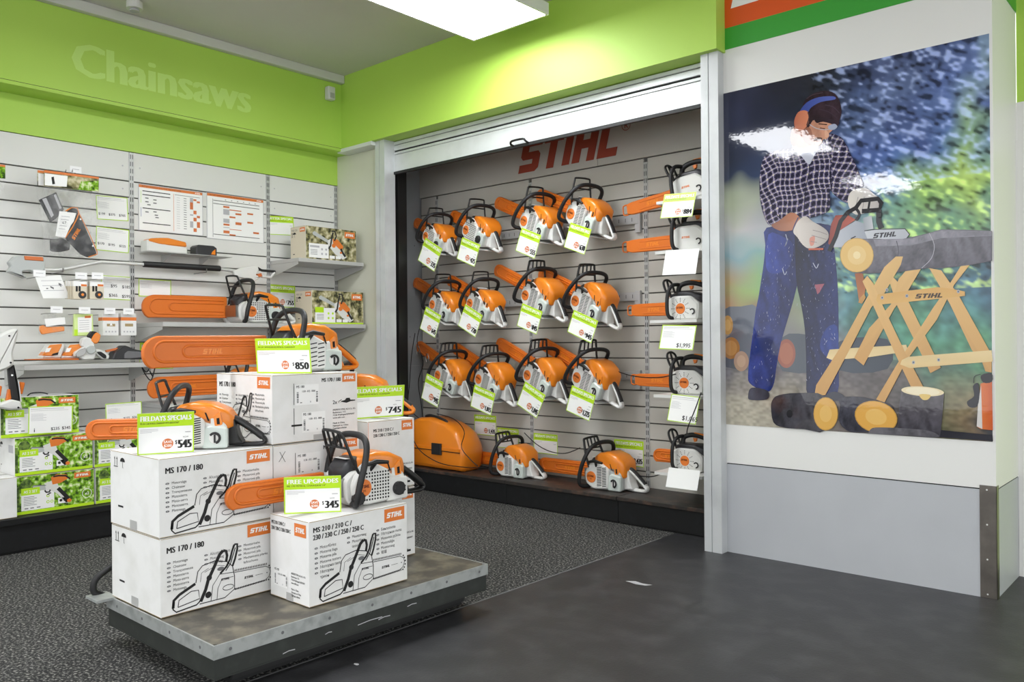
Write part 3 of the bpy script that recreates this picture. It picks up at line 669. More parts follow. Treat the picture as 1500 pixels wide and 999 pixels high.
cards_px = [((612, 381), (636, 398), (650, 366)), ((669, 379), (695, 391), (709, 362)), ((755, 367), (783, 379), (801, 350)), ((826, 362), (856, 373), (875, 341)),
 ((615, 481), (637, 495), (652, 467)), ((671, 477), (696, 494), (711, 465)), ((757, 477), (786, 490), (802, 461)), ((831, 486), (866, 503), (880, 472)),
 ((617, 583), (641, 597), (658, 567)), ((689, 595), (719, 609), (730, 579)), ((757, 592), (786, 613), (802, 581)), ((829, 601), (863, 617), (879, 583))]
for i, ((px, py), proto, pr, lab) in enumerate(rows):
    o = inst(proto); y = 4.52; sc = 1.02 if i in (0,) else (1.08 if i in (1, 4, 5) else 1.12)
    place(o, AY(px, py, y), YW, TH, 0, sc, label=lab, group=GR)
    bl, br, tr = cards_px[i]; a = AY(*bl, 4.47); b = AY(*br, 4.47); c = AY(*tr, 4.47)
    card('price_card', a, b, (c-b).length, kind='special', price=pr, lab='tilted lime and white $%s price card under the %s' % (pr, ['leftmost saw of the top row', 'second saw of the top row', 'third saw of the top row', 'rightmost saw of the top row', 'leftmost saw of the middle row', 'second saw of the middle row', 'third saw of the middle row', 'rightmost saw of the middle row', 'leftmost saw of the bottom row', 'second saw of the bottom row', 'third saw of the bottom row', 'rightmost saw of the bottom row'][i]), group=GC, up=(c-b).normalized(), sub='PETROL CHAINSAW')
    # support bracket
    d = o.location; R3 = Euler(o.rotation_euler).to_matrix(); p0 = d+R3@V((-.02, 0, -.012)); mb = MB()
    Fb = Fr(p0, R3@V((1, 0, 0)), R3@V((0, 1, 0))); mb.prism(Fb, [(-.13, -.10), (.10, -.10), (.10, .11), (-.13, .11)], -.004, 0, 'white_plastic', bev=.001)
    mb.tube([p0-V((0, 0, .005)), V((p0.x, YR-.02, p0.z-.03))], .012, 'white_plastic', 8)
    ct = (b+c)/2+(a-b)*.5+(c-b)*.5; mb.tube([ct+V((0, .004, -.004)), p0+(ct-p0)*.4+V((0, .03, .0)), p0-V((0, 0, .004))], .003, 'white_plastic', 6)
    tag(mb.build('saw_bracket'), 'white support bracket under the %s' % lab.split(',')[0].replace('smallest saw', 'leftmost saw'), 'bracket', 'brackets holding the hanging saws')
# two saws standing on the plinth
saw_inj = saw_pro
o = inst(saw_pro); place(o, AY(732.6, 679.9, 4.56), PI-.05, 0, 0, 1.1, label='orange and white chainsaw standing on the base unit beside the orange carry case', group='chainsaws standing on the niche base'); o.location.z = .1805
o = inst(saw_pro); place(o, AY(865.5, 695.2, 4.56), PI-.02, 0, 0, 1.18, label='orange and white chainsaw standing on the base unit in front of the $2,435 card', group='chainsaws standing on the niche base'); o.location.z = .1805
# top handle saws, right column
tw = make_tophandle('top_handle_saw', .41, disc=False); td = make_tophandle('top_handle_saw', .35, disc=True); tr_ = make_tophandle('top_handle_saw', .22, disc=True, rounded=True)
for (px, py, proto, pit, sc, lab) in ((1004, 276, tw, -.12, 1.05, 'top handle saw without badge, uppermost of the right column, above the $884 card'), (1004, 350, tw, 0, 1.05, 'top handle saw with plain white side, second from the top of the right column'),
     (996, 452, td, 0, 1.0, 'top handle saw with orange badge, above the $1,995 card'), (1001.5, 561, td, 0, 1.0, 'top handle saw with orange badge, above the $1,065 card'), (1002.5, 675, tr_, 0, .95, 'top handle saw with rounded short bar cover, lowest of the right column')):
    o = inst(proto); place(o, AY(px, py, 4.55), PI-.05, pit, 0, sc, V((-.03, .08, .07)), lab, 'top handle saws in the right column', 'top handle saw')
    p = o.location; mb = MB().box((p.x-.13, 4.447, p.z-.02), (p.x+.2, YR-.002, p.z-.002), 'white_plastic'); tag(mb.build('display_shelf'), 'narrow white shelf under the '+['uppermost', 'second', 'middle', 'fourth', 'lowest'][[276, 350, 452, 561, 675].index(py)]+' top handle saw', 'shelf', 'narrow white shelves under the top handle saws')
CARD2 = [((967, 320), (1014, 317), (1027, 281), 'special', '884', 'lime and white $884 price card under the uppermost top handle saw'), ((970, 403), (1019, 401), (1027, 364), 'blank', '', 'blank white card under the second top handle saw'),
 ((965, 511), (1015, 513), (1024, 477), 'white', '$1,995', 'white $1,995 price card under the middle top handle saw'), ((977, 616), (1019, 622), (1028, 582), 'white', '$1,065', 'white $1,065 price card under the fourth top handle saw'),
 ((975, 713), (1021, 719), (1028, 690), 'blank', '', 'blank white card under the lowest top handle saw')]
for bl, br, tr, kd, pr, lab in CARD2:
    a = AY(*bl, 4.4); b = AY(*br, 4.4); c = AY(*tr, 4.44); card('price_card', a, b, (c-b).length, kind=kd, price=pr if kd == 'special' else '', lab=lab, group='cards in the right column', up=(c-b).normalized(), extra=[(pr, .5, .1, .17)] if kd == 'white' else None)
# cards on the niche back wall
for x0, y0, x1, y1, pr, lab in ((695, 607, 727, 636, '1,435', 'lime and white $1,435 card on the slats beside the carry case'), (729, 626, 760, 655, '', 'lime headed card half hidden behind the left standing saw'), (782, 634, 817, 663, '', 'lime headed card on the slats above the long orange bar cover'), (900, 643, 943, 680, '2,435', 'lime and white $2,435 card behind the right standing saw')):
    a = AY(x0, y1, YR-.0025); b = AY(x1, y1, YR-.0025); b.z = a.z; h = (AY(x0, y0, YR-.0025)-a).length; card('price_card', a, b, h, kind='special', price=pr, lab=lab, group='cards on the niche back wall', sub='PETROL CHAINSAW')
# ================================================================== PLATFORM TROLLEY
X0, X1, Y0, Y1, ZT = -3.395, -2.545, 1.356, 2.672, .2
t = empty('platform_trolley', ((X0+X1)/2, (Y0+Y1)/2, 0), label='low platform trolley with worn brown top and metal edging under the boxes', cat='trolley')
def loc_(mb, name, par): o = mb.build(name); o.parent = par; o.matrix_parent_inverse = Matrix.Translation(-V(par.location)); return o
G0 = Fr((0, 0, 0), (1, 0, 0), (0, 1, 0))
outl = rnd([(X0, Y0), (X1, Y0), (X1, Y1), (X0, Y1)], .03, 1)
loc_(MB().prism(G0, inset(ccw(outl), .004), .17, ZT, 'cart_top'), 'deck', t)
mb = MB()
for a, b in (((X0, Y0, .155), (X1, Y0+.006, ZT+.002)), ((X1-.006, Y0+.006, .155), (X1, Y1, ZT+.002)), ((X0, Y1-.006, .155), (X1-.006, Y1, ZT+.002)), ((X0, Y0+.006, .155), (X0+.006, Y1-.006, ZT+.002))): mb.box(a, b, 'cart_metal')
F = FX(X1, 0, 0)
for k in range(7): mb.flat(F, ell(Y0+.06+k*.2, .178, .006, n=10), 'ink_grey', .001)
F = FY(0, Y0, 0)
for k in range(4): mb.flat(F, ell(X0+.1+k*.22, .178, .006, n=10), 'ink_grey', .001)
loc_(mb, 'metal_edging', t)
mb = MB().box((X0+.006, Y0+.006, .085), (X1-.006, Y1-.006, .1545), 'cart_side'); mb.box((X0+.004, Y0+.004, .085), (X1-.004, Y1-.004, .090), 'cart_side')
F = FX(X1-.006, 0, 0)
for y, z, l in ((1.95, .115, .12), (2.05, .11, .06), (2.2, .125, .05), (1.62, .10, .05), (1.8, .12, .03)): mb.line(F, [(y, z), (y+l*.5, z+.004), (y+l, z+.002)], .003, 'ink_pale', .001)
loc_(mb, 'skirt', t)
loc_(MB().box((X0+.12, Y0+.12, .012), (X1-.11, Y1-.06, .085), 'plinth').box((X1-.12, Y0+.12, .03), (X1-.095, Y1-.06, .05), 'rubber'), 'base_frame', t)
for x in (X0+.16, X1-.16):
    for y in (Y0+.16, Y1-.12): loc_(MB().cyl((x-.012, y, .022), (1, 0, 0), .022, .024, 'rubber', 14), 'caster', t)
hp = [AX(166, 829, -3.43), AX(157, 834, -3.43), AX(142, 846, -3.43), AX(137, 856, -3.43), AX(138, 867, -3.43), AX(150, 872, -3.43), AX(168, 873, -3.43)]
loc_(MB().tube(catmull(hp, 4), .013, 'rubber', 10), 'push_handle', t); p = hp[-2]
loc_(MB().box((X0-.05, Y0-.06, ZT-.006), (X0+.06, Y0+.02, ZT+.004), 'cart_metal'), 'handle_plate', t)
# ================================================================== CARTONS
def draw_saw(mb, F, x, y, s):
    P = lambda pts: [(x+a*s, y+b*s) for a, b in pts]
    L = lambda pts, w: mb.line(F, P(pts), w*s, 'ink', .0012)
    L([(0, .10), (0, .03), (.03, 0), (.22, .02), (.26, .05)], .012); L([(0, .04), (.008, .11), (.06, .15), (.21, .215)], .026)
    L([(.045, .04), (.055, .10), (.17, .155), (.24, .15), (.25, .07), (.045, .04)], .008)
    L([(.215, .22), (.235, .32), (.28, .365), (.40, .385), (.52, .355), (.58, .30), (.60, .20), (.60, .08), (.50, .02), (.25, .02)], .008)
    L([(.36, .02), (.38, .16), (.45, .25), (.59, .24)], .006); L([(.42, .02), (.43, .12), (.47, .2), (.59, .2)], .005)
    L([(.26, .04), (.31, .14), (.335, .22), (.40, .34), (.45, .435), (.485, .465)], .032); L([(.485, .465), (.515, .455), (.525, .41), (.515, .355)], .026)
    L([(.455, .255), (.52, .31), (.555, .37), (.575, .44), (.60, .50)], .02); L([(.60, .50), (.63, .50), (.63, .45), (.605, .36), (.58, .30)], .02); L([(.51, .27), (.56, .33), (.585, .40), (.61, .47)], .01)
    mb.flat(F, P(ell(.335, .085, .03)), 'ink', .0014); mb.flat(F, P(ell(.345, .24, .026)), 'ink', .0014); mb.flat(F, P(ell(.46, .30, .035, .018)), 'ink_grey', .0013)
    L(ell(.535, .11, .055, .024)+[(.59, .11)], .006); mb.logo(F, x+.46*s, y+.185*s, .02*s, 'ink', .0014, width=.09*s)
    mb.line(F, P([(.26, .22), (.27, .30), (.34, .33)]), .004*s, 'ink', .001); mb.line(F, P([(.30, .30), (.42, .34), (.50, .32)]), .004*s, 'ink', .001)
    L([(.60, .235), (.93, .225), (.975, .20), (.985, .16), (.965, .115), (.92, .09), (.60, .075)], .006)
    n = 20
    for k in range(n):
        a = .60+.35*k/n
        for b0, q in ((.245, -.008), (.067, .014)): mb.flat(F, P([(a, b0+q*k/n), (a+.011, b0+q*k/n), (a+.011, b0+q*k/n+.016), (a+.004, b0+q*k/n+.02)]), 'ink', .0012)
    for k in range(6): a = -1.2+k*.45; mb.flat(F, P(ell(.945+.05*math.cos(a), .158+.075*math.sin(a), .009, n=6)), 'ink', .0012)
    mb.logo(F, x+.70*s, y+.15*s, .022*s, 'ink', .0014, width=.10*s); mb.line(F, P([(.82, .16), (.90, .16)]), .003*s, 'ink', .001); mb.flat(F, P(ell(.945, .16, .006, n=8)), 'ink', .0013)
LANG1 = (['Motorsäge', 'Chainsaw', 'Tronçonneuse', 'Motosierra', 'Moto-serra', 'Motosserra', 'Motosega'], ['Αλυσοπρίονο', 'Motorzaag', 'Motorsåg'], ['Moottorisaha', 'Motorová píla', 'Motorová pila', 'Mechaniczna pilarka', 'łańcuchowa'])
LANG2 = (['Motorfűrész', 'Motorna žaga', 'Motorna pila', 'Motorna testera', 'Моторна пила', 'Моторен', 'трион'], ['Mootorsaag', 'Motorlu', 'testere'], ['Бензопила', 'Моторная пила', 'Motorinis pjūklas', 'Motorzāģis', 'Mootorsaag', '链锯'])
def art(mb, F, L, H, two):
    if two: mb.text(F, 'MS 170 / 180', L*.05, H*.80, H*.078, 'ink', .001, bold=.05, width=L*.31)
    else:
        mb.text(F, 'MS 210 / 210 C /', L*.04, H*.86, H*.062, 'ink', .001, bold=.05, width=L*.37); mb.text(F, '230 / 230 C / 250 / 250 C', L*.04, H*.775, H*.062, 'ink', .001, bold=.05, width=L*.49)
    mb.logobox(F, L*.75, H*.80, L*.97, H*.965)
    for (x, lst, top) in zip((.05, .36, .66), LANG2 if not two else LANG1, (.66, .665, .69) if two else (.66, .70, .71)):
        for k, s in enumerate(lst):
            z = H*(top-k*.058); ind = s in ('łańcuchowa', 'трион', 'testere')
            if not ind: mb.flat(F, ell(L*(x+.018), z+H*.014, L*.016, H*.013, 12), 'ink_grey', .001); mb.text(F, 'DGFEPBI'[k], L*(x+.018), z+H*.006, H*.016, 'carton', .0016, bold=.02, align='C')
            mb.text(F, s, L*(x+.052), z, H*.036, 'ink', .001, sx=.92)
    draw_saw(mb, F, L*.10, H*.035, L*.88)
def symbols(mb, F, L, H):
    for k in (0, 1):
        x = L*(.10+k*.05); mb.line(F, [(x, H*.80), (x, H*.91)], .003, 'ink', .001); mb.flat(F, [(x-.005, H*.89), (x+.005, H*.89), (x, H*.925)], 'ink', .0012)
    mb.line(F, [(L*.08, H*.79), (L*.17, H*.79)], .003, 'ink', .001)
    x = L*.27; mb.flat(F, [(x+.022*math.cos(a), H*.865+.016*math.sin(a)) for a in [j*PI/8 for j in range(9)]], 'ink', .001); mb.line(F, [(x, H*.865), (x, H*.79), (x+.006, H*.785)], .0025, 'ink', .001)
    mb.rect(F, L*.17, H*.255, L*.28, H*.28, 'ink', .001)
def address(mb, F, x, y, h, w):
    for k, s in enumerate(('ANDREAS STIHL AG & Co. KG', 'Badstrasse 115', '71336 Waiblingen/GERMANY', 'www.stihl.com', '', 'Made in China', 'Fabriqué en Chine', 'Сделано в Китае')):
        if s: mb.text(F, s, x, y-k*h*1.55, h, 'ink', .001, bold=.02, width=w*len(s)/25)
def slabel(mb, F, x, y, w, h, ttl='MS 180'):
    mb.rect(F, x, y, x+w, y+h, 'label_white', .001); mb.text(F, ttl, x+w*.04, y+h*.84, h*.13, 'ink', .0015, bold=.02, width=w*.34); mb.text(F, '1130 - 012 - 0000', x+w*.28, y+h*.62, h*.10, 'ink', .0015, bold=.02, width=w*.56)
    r = random.Random(5)
    for X in (x+w*.06, x+w*.88):
        z = y+h*.12
        while z < y+h*.66: q = r.uniform(.001, .004); mb.rect(F, X, z, X+w*.08, z+q, 'ink', .0015); z += q+r.uniform(.001, .003)
    mb.rect(F, x+w*.2, y+h*.1, x+w*.28, y+h*.14, 'ink_grey', .0015); mb.rect(F, x+w*.62, y+h*.1, x+w*.66, y+h*.18, 'ink_pale', .0015)
def labels_face(mb, F, L, H):
    mb.text(F, 'MS 170 / 180', L*.56, H*.865, H*.06, 'ink', .001, bold=.045, width=L*.23); mb.logobox(F, L*.81, H*.85, L*.975, H*.975)
    for a, b in ((.55, .86), (.12, .50)): mb.line(F, [(L*.24, H*a), (L*.24, H*b)], .0025, 'ink', .001)
    slabel(mb, F, L*.255, H*.54, L*.27, H*.30); slabel(mb, F, L*.33, H*.13, L*.27, H*.30, 'MS 180'); mb.rect(F, L*.21, H*.235, L*.33, H*.262, 'ink', .001)
    mb.text(F, '2x', L*.69, H*.52, H*.06, 'ink', .001, bold=.02); draw = [(.78, .535), (.80, .56), (.84, .57), (.86, .60), (.90, .60), (.91, .57), (.97, .565), (.97, .55), (.91, .545), (.86, .525), (.80, .545)]
    mb.flat(F, [(L*a, H*b) for a, b in draw], 'ink', .001); mb.line(F, [(L*.77, H*.53), (L*.76, H*.55), (L*.80, H*.58)], .003, 'ink', .001); address(mb, F, L*.69, H*.42, H*.026, L*.28); mb.rect(F, L*.46, 0.002, L*.60, H*.09, 'tape', .0009)
def carton(x0, x1, y0, y1, z0, z1, fx, fy, lab, group='white saw cartons stacked on the trolley', name='carton'):
    g = .0012; mb = MB().prism(Fr((0, 0, 0), (1, 0, 0), (0, 1, 0)), [(x0+g, y0+g), (x1-g, y0+g), (x1-g, y1-g), (x0+g, y1-g)], z0+g, z1-g, 'carton', bev=.002)
    F = FX(x1-g, y0, z0); 
    if fx: fx(mb, F, y1-y0, z1-z0)
    F2 = FY(x0, y0+g, z0)
    if fy: fy(mb, F2, x1-x0, z1-z0)
    for Fq, L in ((F, y1-y0), (F2, x1-x0)):
        mb.rect(Fq, .004, z1-z0-.0045, L-.004, z1-z0-.0022, 'kraft', .0005); mb.rect(Fq, .004, .002, L-.004, .004, 'kraft', .0005)
    Ft = Fr((x0, y0, z1-g), (1, 0, 0), (0, 1, 0)); lx, ly = x1-x0, y1-y0
    if ly > lx: mb.rect(Ft, lx/2-.0015, .01, lx/2+.0015, ly-.01, 'kraft', .0006); mb.rect(Ft, lx/2-.02, 0.004, lx/2+.02, ly-.004, 'tape', .0004)
    else: mb.rect(Ft, .01, ly/2-.0015, lx-.01, ly/2+.0015, 'kraft', .0006); mb.rect(Ft, .004, ly/2-.02, lx-.004, ly/2+.02, 'tape', .0004)
    mb.rect(F2, (x1-x0)*.42, .003, (x1-x0)*.56, (z1-z0)*.13, 'tape', .0009) if fy is symbols else None
    return tag(mb.build(name), lab, 'cardboard box', group)
A2 = lambda mb, F, L, H: art(mb, F, L, H, True)
A1 = lambda mb, F, L, H: art(mb, F, L, H, False)
def gside(mb, F, L, H):
    mb.text(F, 'MS 210 / 210 C /', L*.04, H*.88, H*.045, 'ink', .001, bold=.045, width=L*.36); mb.text(F, '230 / 230 C / 250 / 250 C', L*.04, H*.81, H*.045, 'ink', .001, bold=.045, width=L*.50)
    mb.logobox(F, L*.64, H*.80, L*.93, H*.95); slabel(mb, F, L*.10, H*.14, L*.36, H*.22, 'MS 250'); address(mb, F, L*.55, H*.33, H*.024, L*.36); mb.rect(F, L*.42, .002, L*.60, H*.10, 'tape', .0008)
def fface(mb, F, L, H):
    mb.text(F, 'MS 210 / 210 C /', L*.12, H*.84, H*.045, 'ink', .001, bold=.045, width=L*.42); mb.text(F, '230 / 230 C / 250 / 250 C', L*.12, H*.77, H*.045, 'ink', .001, bold=.045, width=L*.55)
    mb.logobox(F, L*.72, H*.83, L*.96, H*.97); address(mb, F, L*.60, H*.33, H*.026, L*.36); mb.rect(F, L*.72, H*.06, L*.90, H*.09, 'ink', .001); mb.rect(F, .004, H*.75, L*.02, H*.98, 'logo_orange', .001)
carton(-3.365, -2.944, 1.365, 1.832, .2025, .4925, A2, symbols, 'lower white MS 170/180 carton at the front left corner of the trolley')
carton(-3.365, -2.944, 1.362, 1.832, .4935, .7855, A2, symbols, 'upper white MS 170/180 carton carrying the saw with the $545 card')
carton(-3.41, -2.965, 1.842, 2.272, .2025, .4915, labels_face, A2, 'bottom white carton of the middle stack, hidden behind the front carton')
carton(-3.40, -2.955, 1.840, 2.275, .4935, .7845, lambda mb, F, L, H: (labels_face(mb, F, L, H), mb.line(F, [(L*.07, H*.9), (L*.13, H*.75)], .002, 'ink', .001), mb.line(F, [(L*.13, H*.9), (L*.06, H*.76)], .002, 'ink', .001)), A2, 'white carton marked with a hand drawn X under the top middle carton')
carton(-3.40, -2.955, 1.836, 2.268, .7865, 1.073, labels_face, A2, 'topmost white carton with two barcode stickers, under the $850 saw')
carton(-2.898, -2.632, 1.787, 2.273, .2025, .5275, A1, gside, 'front white MS 210 carton with large saw drawing, under the $345 saw')
carton(-3.40, -2.927, 2.298, 2.577, .2025, .5245, fface, None, 'lower white carton of the right rear stack on the trolley')
carton(-3.40, -2.927, 2.30, 2.577, .5265, .848, fface, None, 'upper white carton of the right rear stack, under the $745 saw')
# saws on the cartons
o = make_saw('chainsaw', 'tankgrey', .35, 'black', emb=True); place(o, AX(389, 652, -2.975), -2.30, 0, 0, .93, V((-.292, 0, .025)), 'orange and white saw with black rear handle behind the $545 card', 'chainsaws displayed on the trolley cartons'); o.location.z = .786
o = make_saw('chainsaw', 'farm', .54, 'orange', .125); place(o, AX(521, 527, -3.2), -PI/2, 0, 0, 1.03, V((-.292, 0, .025)), 'orange saw with orange rear handle behind the $850 card, topmost on the trolley', 'chainsaws displayed on the trolley cartons'); o.location.z = 1.0735
o = make_saw('chainsaw', 'farm', .40, 'orange'); place(o, AX(606, 600, -3.02), math.atan2(-.6, -.8), 0, 0, .95, V((-.292, 0, .025)), 'orange saw partly hidden behind the $745 card', 'chainsaws displayed on the trolley cartons'); o.location.z = .8485
o = make_saw('chainsaw', 'white', .40, 'black'); place(o, AX(618, 700, -2.78), -PI/2-.06, 0, 0, 1.08, V((-.292, 0, .025)), 'white and orange saw with two black round caps beside the $345 card', 'chainsaws displayed on the trolley cartons'); o.location.z = .528
o.location.z = .528
o = make_saw('chainsaw', 'farm', .50, 'orange', .13); place(o, AX(216, 562, -5.55), -PI/2, 0, 0, 1.1, V((.135+.50, -.07, .07)), 'orange bar cover and saw on the low shelf behind the trolley cartons', 'saws on the left wall shelves'); o.location.z = .8005
def cartcard(bl, br, z, h, lean, price, head, lab, sub):
    a = AZ(*bl, z); b = AZ(*br, z); return card('price_card', a, b, h, lean, 'special', price, head, lab, 'large price cards on the trolley', sub)
cartcard((201, 667), (284, 661.5), .7862, .158, -.12, '545', 'FIELDAYS SPECIALS', 'large lime and white $545 price card on the left carton', 'MS 181 C-BE PETROL CHAINSAW WITH ERGOSTART')
cartcard((377, 546.5), (457, 547), 1.0737, .150, -.1, '850', 'FIELDAYS SPECIALS', 'large lime and white $850 price card, topmost on the trolley', 'MS 291 WOODBOSS PETROL CHAINSAW')
cartcard((510, 615), (590.5, 609), .8487, .150, -.1, '745', 'FIELDAYS SPECIALS', 'large lime and white $745 price card on the right rear stack', 'MS 271 FARM BOSS PETROL CHAINSAW')
cartcard((416.3, 753), (500, 749.5), .5282, .146, -.05, '345', 'FREE UPGRADES', 'large lime and white $345 price card on the front carton', 'MS 170 PETROL CHAINSAW 14"')
# ================================================================== LEFT WALL GOODS
def mini_saw(mb, F, x, y, s, kind=0, sy=None):
    """printed photo of a saw on a carton"""
    sy = sy or s; P = lambda pts: [(x+a*s, y+b*sy) for a, b in pts]; s = (s+sy)/2
    if kind == 0:      # small battery pruner, bar to the left
        mb.flat(F, P([(-.02, .62), (.02, .70), (.34, .66), (.36, .50), (.0, .56)]), 'grey_plastic', .0010); mb.line(F, P([(-.02, .62), (.02, .70), (.34, .66)]), .012*s*2, 'ink_grey', .0012)
        mb.flat(F, P([(.30, .72), (.50, .80), (.62, .70), (.70, .45), (.95, .12), (1.0, .02), (.86, -.02), (.62, .34), (.50, .44), (.34, .48)]), 'white_plastic', .0012)
        mb.flat(F, P([(.46, .90), (.60, .98), (.86, .94), (.90, .80), (.70, .68), (.50, .66)]), 'logo_orange', .0016); mb.line(F, P([(.52, .92), (.66, .93), (.84, .90), (.96, .78)]), .045*s, 'ink', .002)
        mb.line(F, P([(.64, .52), (.78, .32), (.92, .12)]), .10*s, 'ink', .0018); mb.flat(F, P(ell(.93, .06, .06)), 'logo_orange', .002); mb.line(F, P([(.30, .50), (.34, .43), (.42, .43), (.44, .50)]), .04*s, 'ink', .0018); mb.line(F, P([(.36, .34), (.46, .40)]), .03*s, 'ink', .0018)
    else:              # petrol / battery saw, bar to upper left, handle to lower right
        mb.flat(F, P([(-.02, .80), (.04, .86), (.50, .58), (.46, .50), (.0, .74)]), 'grey_plastic', .0010); mb.flat(F, P([(.44, .60), (.56, .68), (.86, .40), (1.02, .08), (.90, .0), (.66, .16), (.52, .34), (.44, .46)]), 'white_plastic', .0012)
        mb.flat(F, P([(.58, .66), (.74, .66), (.92, .44), (.86, .28), (.60, .52)]), 'logo_orange', .0016); mb.flat(F, P(ell(.62, .44, .06, .07)), 'logo_orange', .002); mb.line(F, P([(.46, .32), (.52, .42), (.56, .70), (.60, .88)]), .045*s, 'ink', .002); mb.line(F, P([(.56, .92), (.66, .92), (.70, .76), (.64, .60)]), .04*s, 'ink', .002)
        mb.line(F, P([(.84, .36), (.90, .22), (.98, .10)]), .06*s, 'ink', .0018); mb.flat(F, P(ell(.84, .22, .035)), 'logo_orange', .002)
def greenface(mb, F, L, H):
    mb.rect(F, .002, .003, L-.002, H-.003, 'leafy', .0006); mb.rect(F, .002, .003, L-.002, H*.09, 'lime', .0009); mb.rect(F, .002, .003, L*.04, H*.75, 'moss_card', .0008)
    mb.flat(F, ell(L*.12, H*.78, L*.07, H*.14), 'moss_card', .0008)
    mb.rect(F, L*.06, H*.50, L*.29, H*.68, 'lime', .0012); mb.rect(F, L*.06, H*.10, L*.47, H*.50, 'label_white', .0010); mb.rect(F, L*.29, H*.50, L*.47, H*.58, 'label_white', .0010)
    mb.text(F, 'AS 2 SET', L*.09, H*.55, H*.075, 'label_white', .0016, bold=.03, width=L*.17)
    for k in range(6): mb.rect(F, L*.09, H*(.44-k*.042), L*(.25 if k % 2 else .22), H*(.452-k*.042), 'ink_grey', .0014)
    for x, z in ((.39, .42), (.39, .26), (.44, .26)): mb.flat(F, ell(L*x, H*z, H*.04), 'lime', .0014); mb.flat(F, ell(L*x, H*z, H*.022), 'label_white', .0018)
    for x in (.10, .17, .25): mb.rect(F, L*x, H*.14, L*(x+.045), H*.165, 'ink_grey', .0014)
    mb.logobox(F, L*.73, H*.79, L*.95, H*.94, .0014); mini_saw(mb, Fr(F.p(L*.20, H*.17), F.u, F.v), 0, 0, L*.58, 0, H*.8)
    mb.rect(F, L*.52, H*.17, L*.64, H*.32, 'label_white', .0012); mb.flat(F, ell(L*.555, H*.25, .008), 'ink', .0016); mb.flat(F, ell(L*.61, H*.25, .008), 'ink', .0016)
    mb.line(F, ell(L*.90, H*.35, H*.12, n=20), .003, 'label_white', .0014, closed=True); mb.text(F, 'x2', L*.90, H*.31, H*.08, 'label_white', .0016, bold=.02, align='C')
def gend(mb, F, L, H): symbols(mb, F, L*.5, H*.9); mb.rect(F, L*.6, H*.6, L*.9, H*.8, 'ink_pale', .0006)
def natface(mb, F, L, H, yel=False):
    mb.rect(F, .002, .003, L-.002, H-.003, 'leafy_nat', .0006); mb.rect(F, L*.06, H*.05, L*.44, H*.48, 'label_white', .0010)
    if yel: mb.rect(F, .002, .003, L-.002, H*.05, 'lime', .0009); mb.rect(F, L*.06, H*.34, L*.22, H*.50, 'lime', .0012)
    else: mb.rect(F, L*.08, H*.36, L*.26, H*.42, 'ink_pale', .0012)
    for k in range(4): mb.rect(F, L*.09, H*(.28-k*.045), L*.22, H*(.293-k*.045), 'ink_grey', .0014)
    for x in (.31, .39):
        for z in (.18, .32): mb.flat(F, ell(L*x, H*z, H*.035), 'lime' if yel else 'ink_pale', .0014)
    mb.logobox(F, L*.76, H*.74, L*.97, H*.93, .0014); mini_saw(mb, Fr(F.p(L*.14, H*.06), F.u, F.v), 0, 0, L*.80, 1, H*.92)
    for x in (.46, .58): mb.rect(F, L*x, H*.06, L*(x+.1), H*.15, 'label_white', .0018)
def natend(mb, F, L, H): mb.rect(F, .003, .004, L-.003, H-.004, 'kraft_pale', .0005); symbols(mb, Fr(F.p(0, -H*.1), F.u, F.v), L, H); mb.logobox(F, L*.62, H*.82, L*.95, H*.95, .001); mb.text(F, 'MSA 220', L*.08, H*.86, H*.06, 'ink_grey', .001)
GB = 'green photo cartons of battery pruners'
zt = .2095
carton(-5.60, -5.335, 1.629, 2.063, zt, zt+.226, greenface, gend, 'green photo carton, bottom left of the stack on the left base unit', GB)
carton(-5.60, -5.335, 2.070, 2.504, zt, zt+.226, greenface, gend, 'green photo carton, bottom right of the stack, cut off by the white cartons', GB)
carton(-5.60, -5.335, 1.622, 2.056, zt+.2275, zt+.4525, greenface, gend, 'green photo carton, middle of the left stack', GB)
carton(-5.60, -5.335, 2.064, 2.498, zt+.2275, zt+.4525, greenface, gend, 'green photo carton, upper right of the stack, behind the orange bar cover tip', GB)
carton(-5.62, -5.355, 1.556, 1.985, zt+.454, zt+.69, greenface, gend, 'topmost green photo carton, behind the $235 and $345 card', GB)
carton(-5.60, -5.29, 1.18, 1.620, zt, zt+.235, None, symbols, 'plain white carton at the left edge on the base unit', GB)
def at_card(P4, kind, lab, extra=None, x=-5.3, price='', head='FIELDAYS SPECIALS', sub='PETROL CHAINSAW', group='price cards on the left wall'):
    bl, br, tr = [AX(*p, x) for p in P4]; return card('price_card', bl, br, (tr-br).length, kind=kind, lab=lab, extra=extra, up=(tr-br).normalized(), price=price, head=head, sub=sub, group=group)
at_card(((41, 637), (106, 633), (101, 594)), 'white', 'white card priced $235 and $345 leaning on the green cartons', [('$235', .5, .12, .11), ('$345', .75, .13, .11), ('i', .12, .08, .16)], x=-5.325)
at_card(((155, 620), (208, 615), (205, 588)), 'white', 'white card priced $155 and $265 above the right green cartons', [('$155', .48, .12, .12), ('$265', .72, .13, .12), ('i', .14, .08, .16)], x=-5.325)
XW = XA+.0025
at_card(((142, 321), (188, 324), (188, 290)), 'white', 'white card with three prices beside the hanging tool bag, upper one', [('$199', .05, .2, .10), ('$375', .37, .19, .10), ('$765', .70, .18, .10)], x=XW)
at_card(((140, 366), (188.5, 371), (188.5, 337)), 'white', 'white card priced $170, $195 and $225 below another three price card', [('$170', .05, .25, .10), ('$195', .37, .24, .10), ('$225', .70, .23, .10)], x=XW)
at_card(((148, 438), (193.5, 440), (193.5, 406)), 'white', 'white card with four prices beside the small blister packs', [('$95', .30, .52, .13), ('$185', .66, .5, .13), ('$365', .24, .12, .13), ('$595', .66, .1, .13)], x=XW)
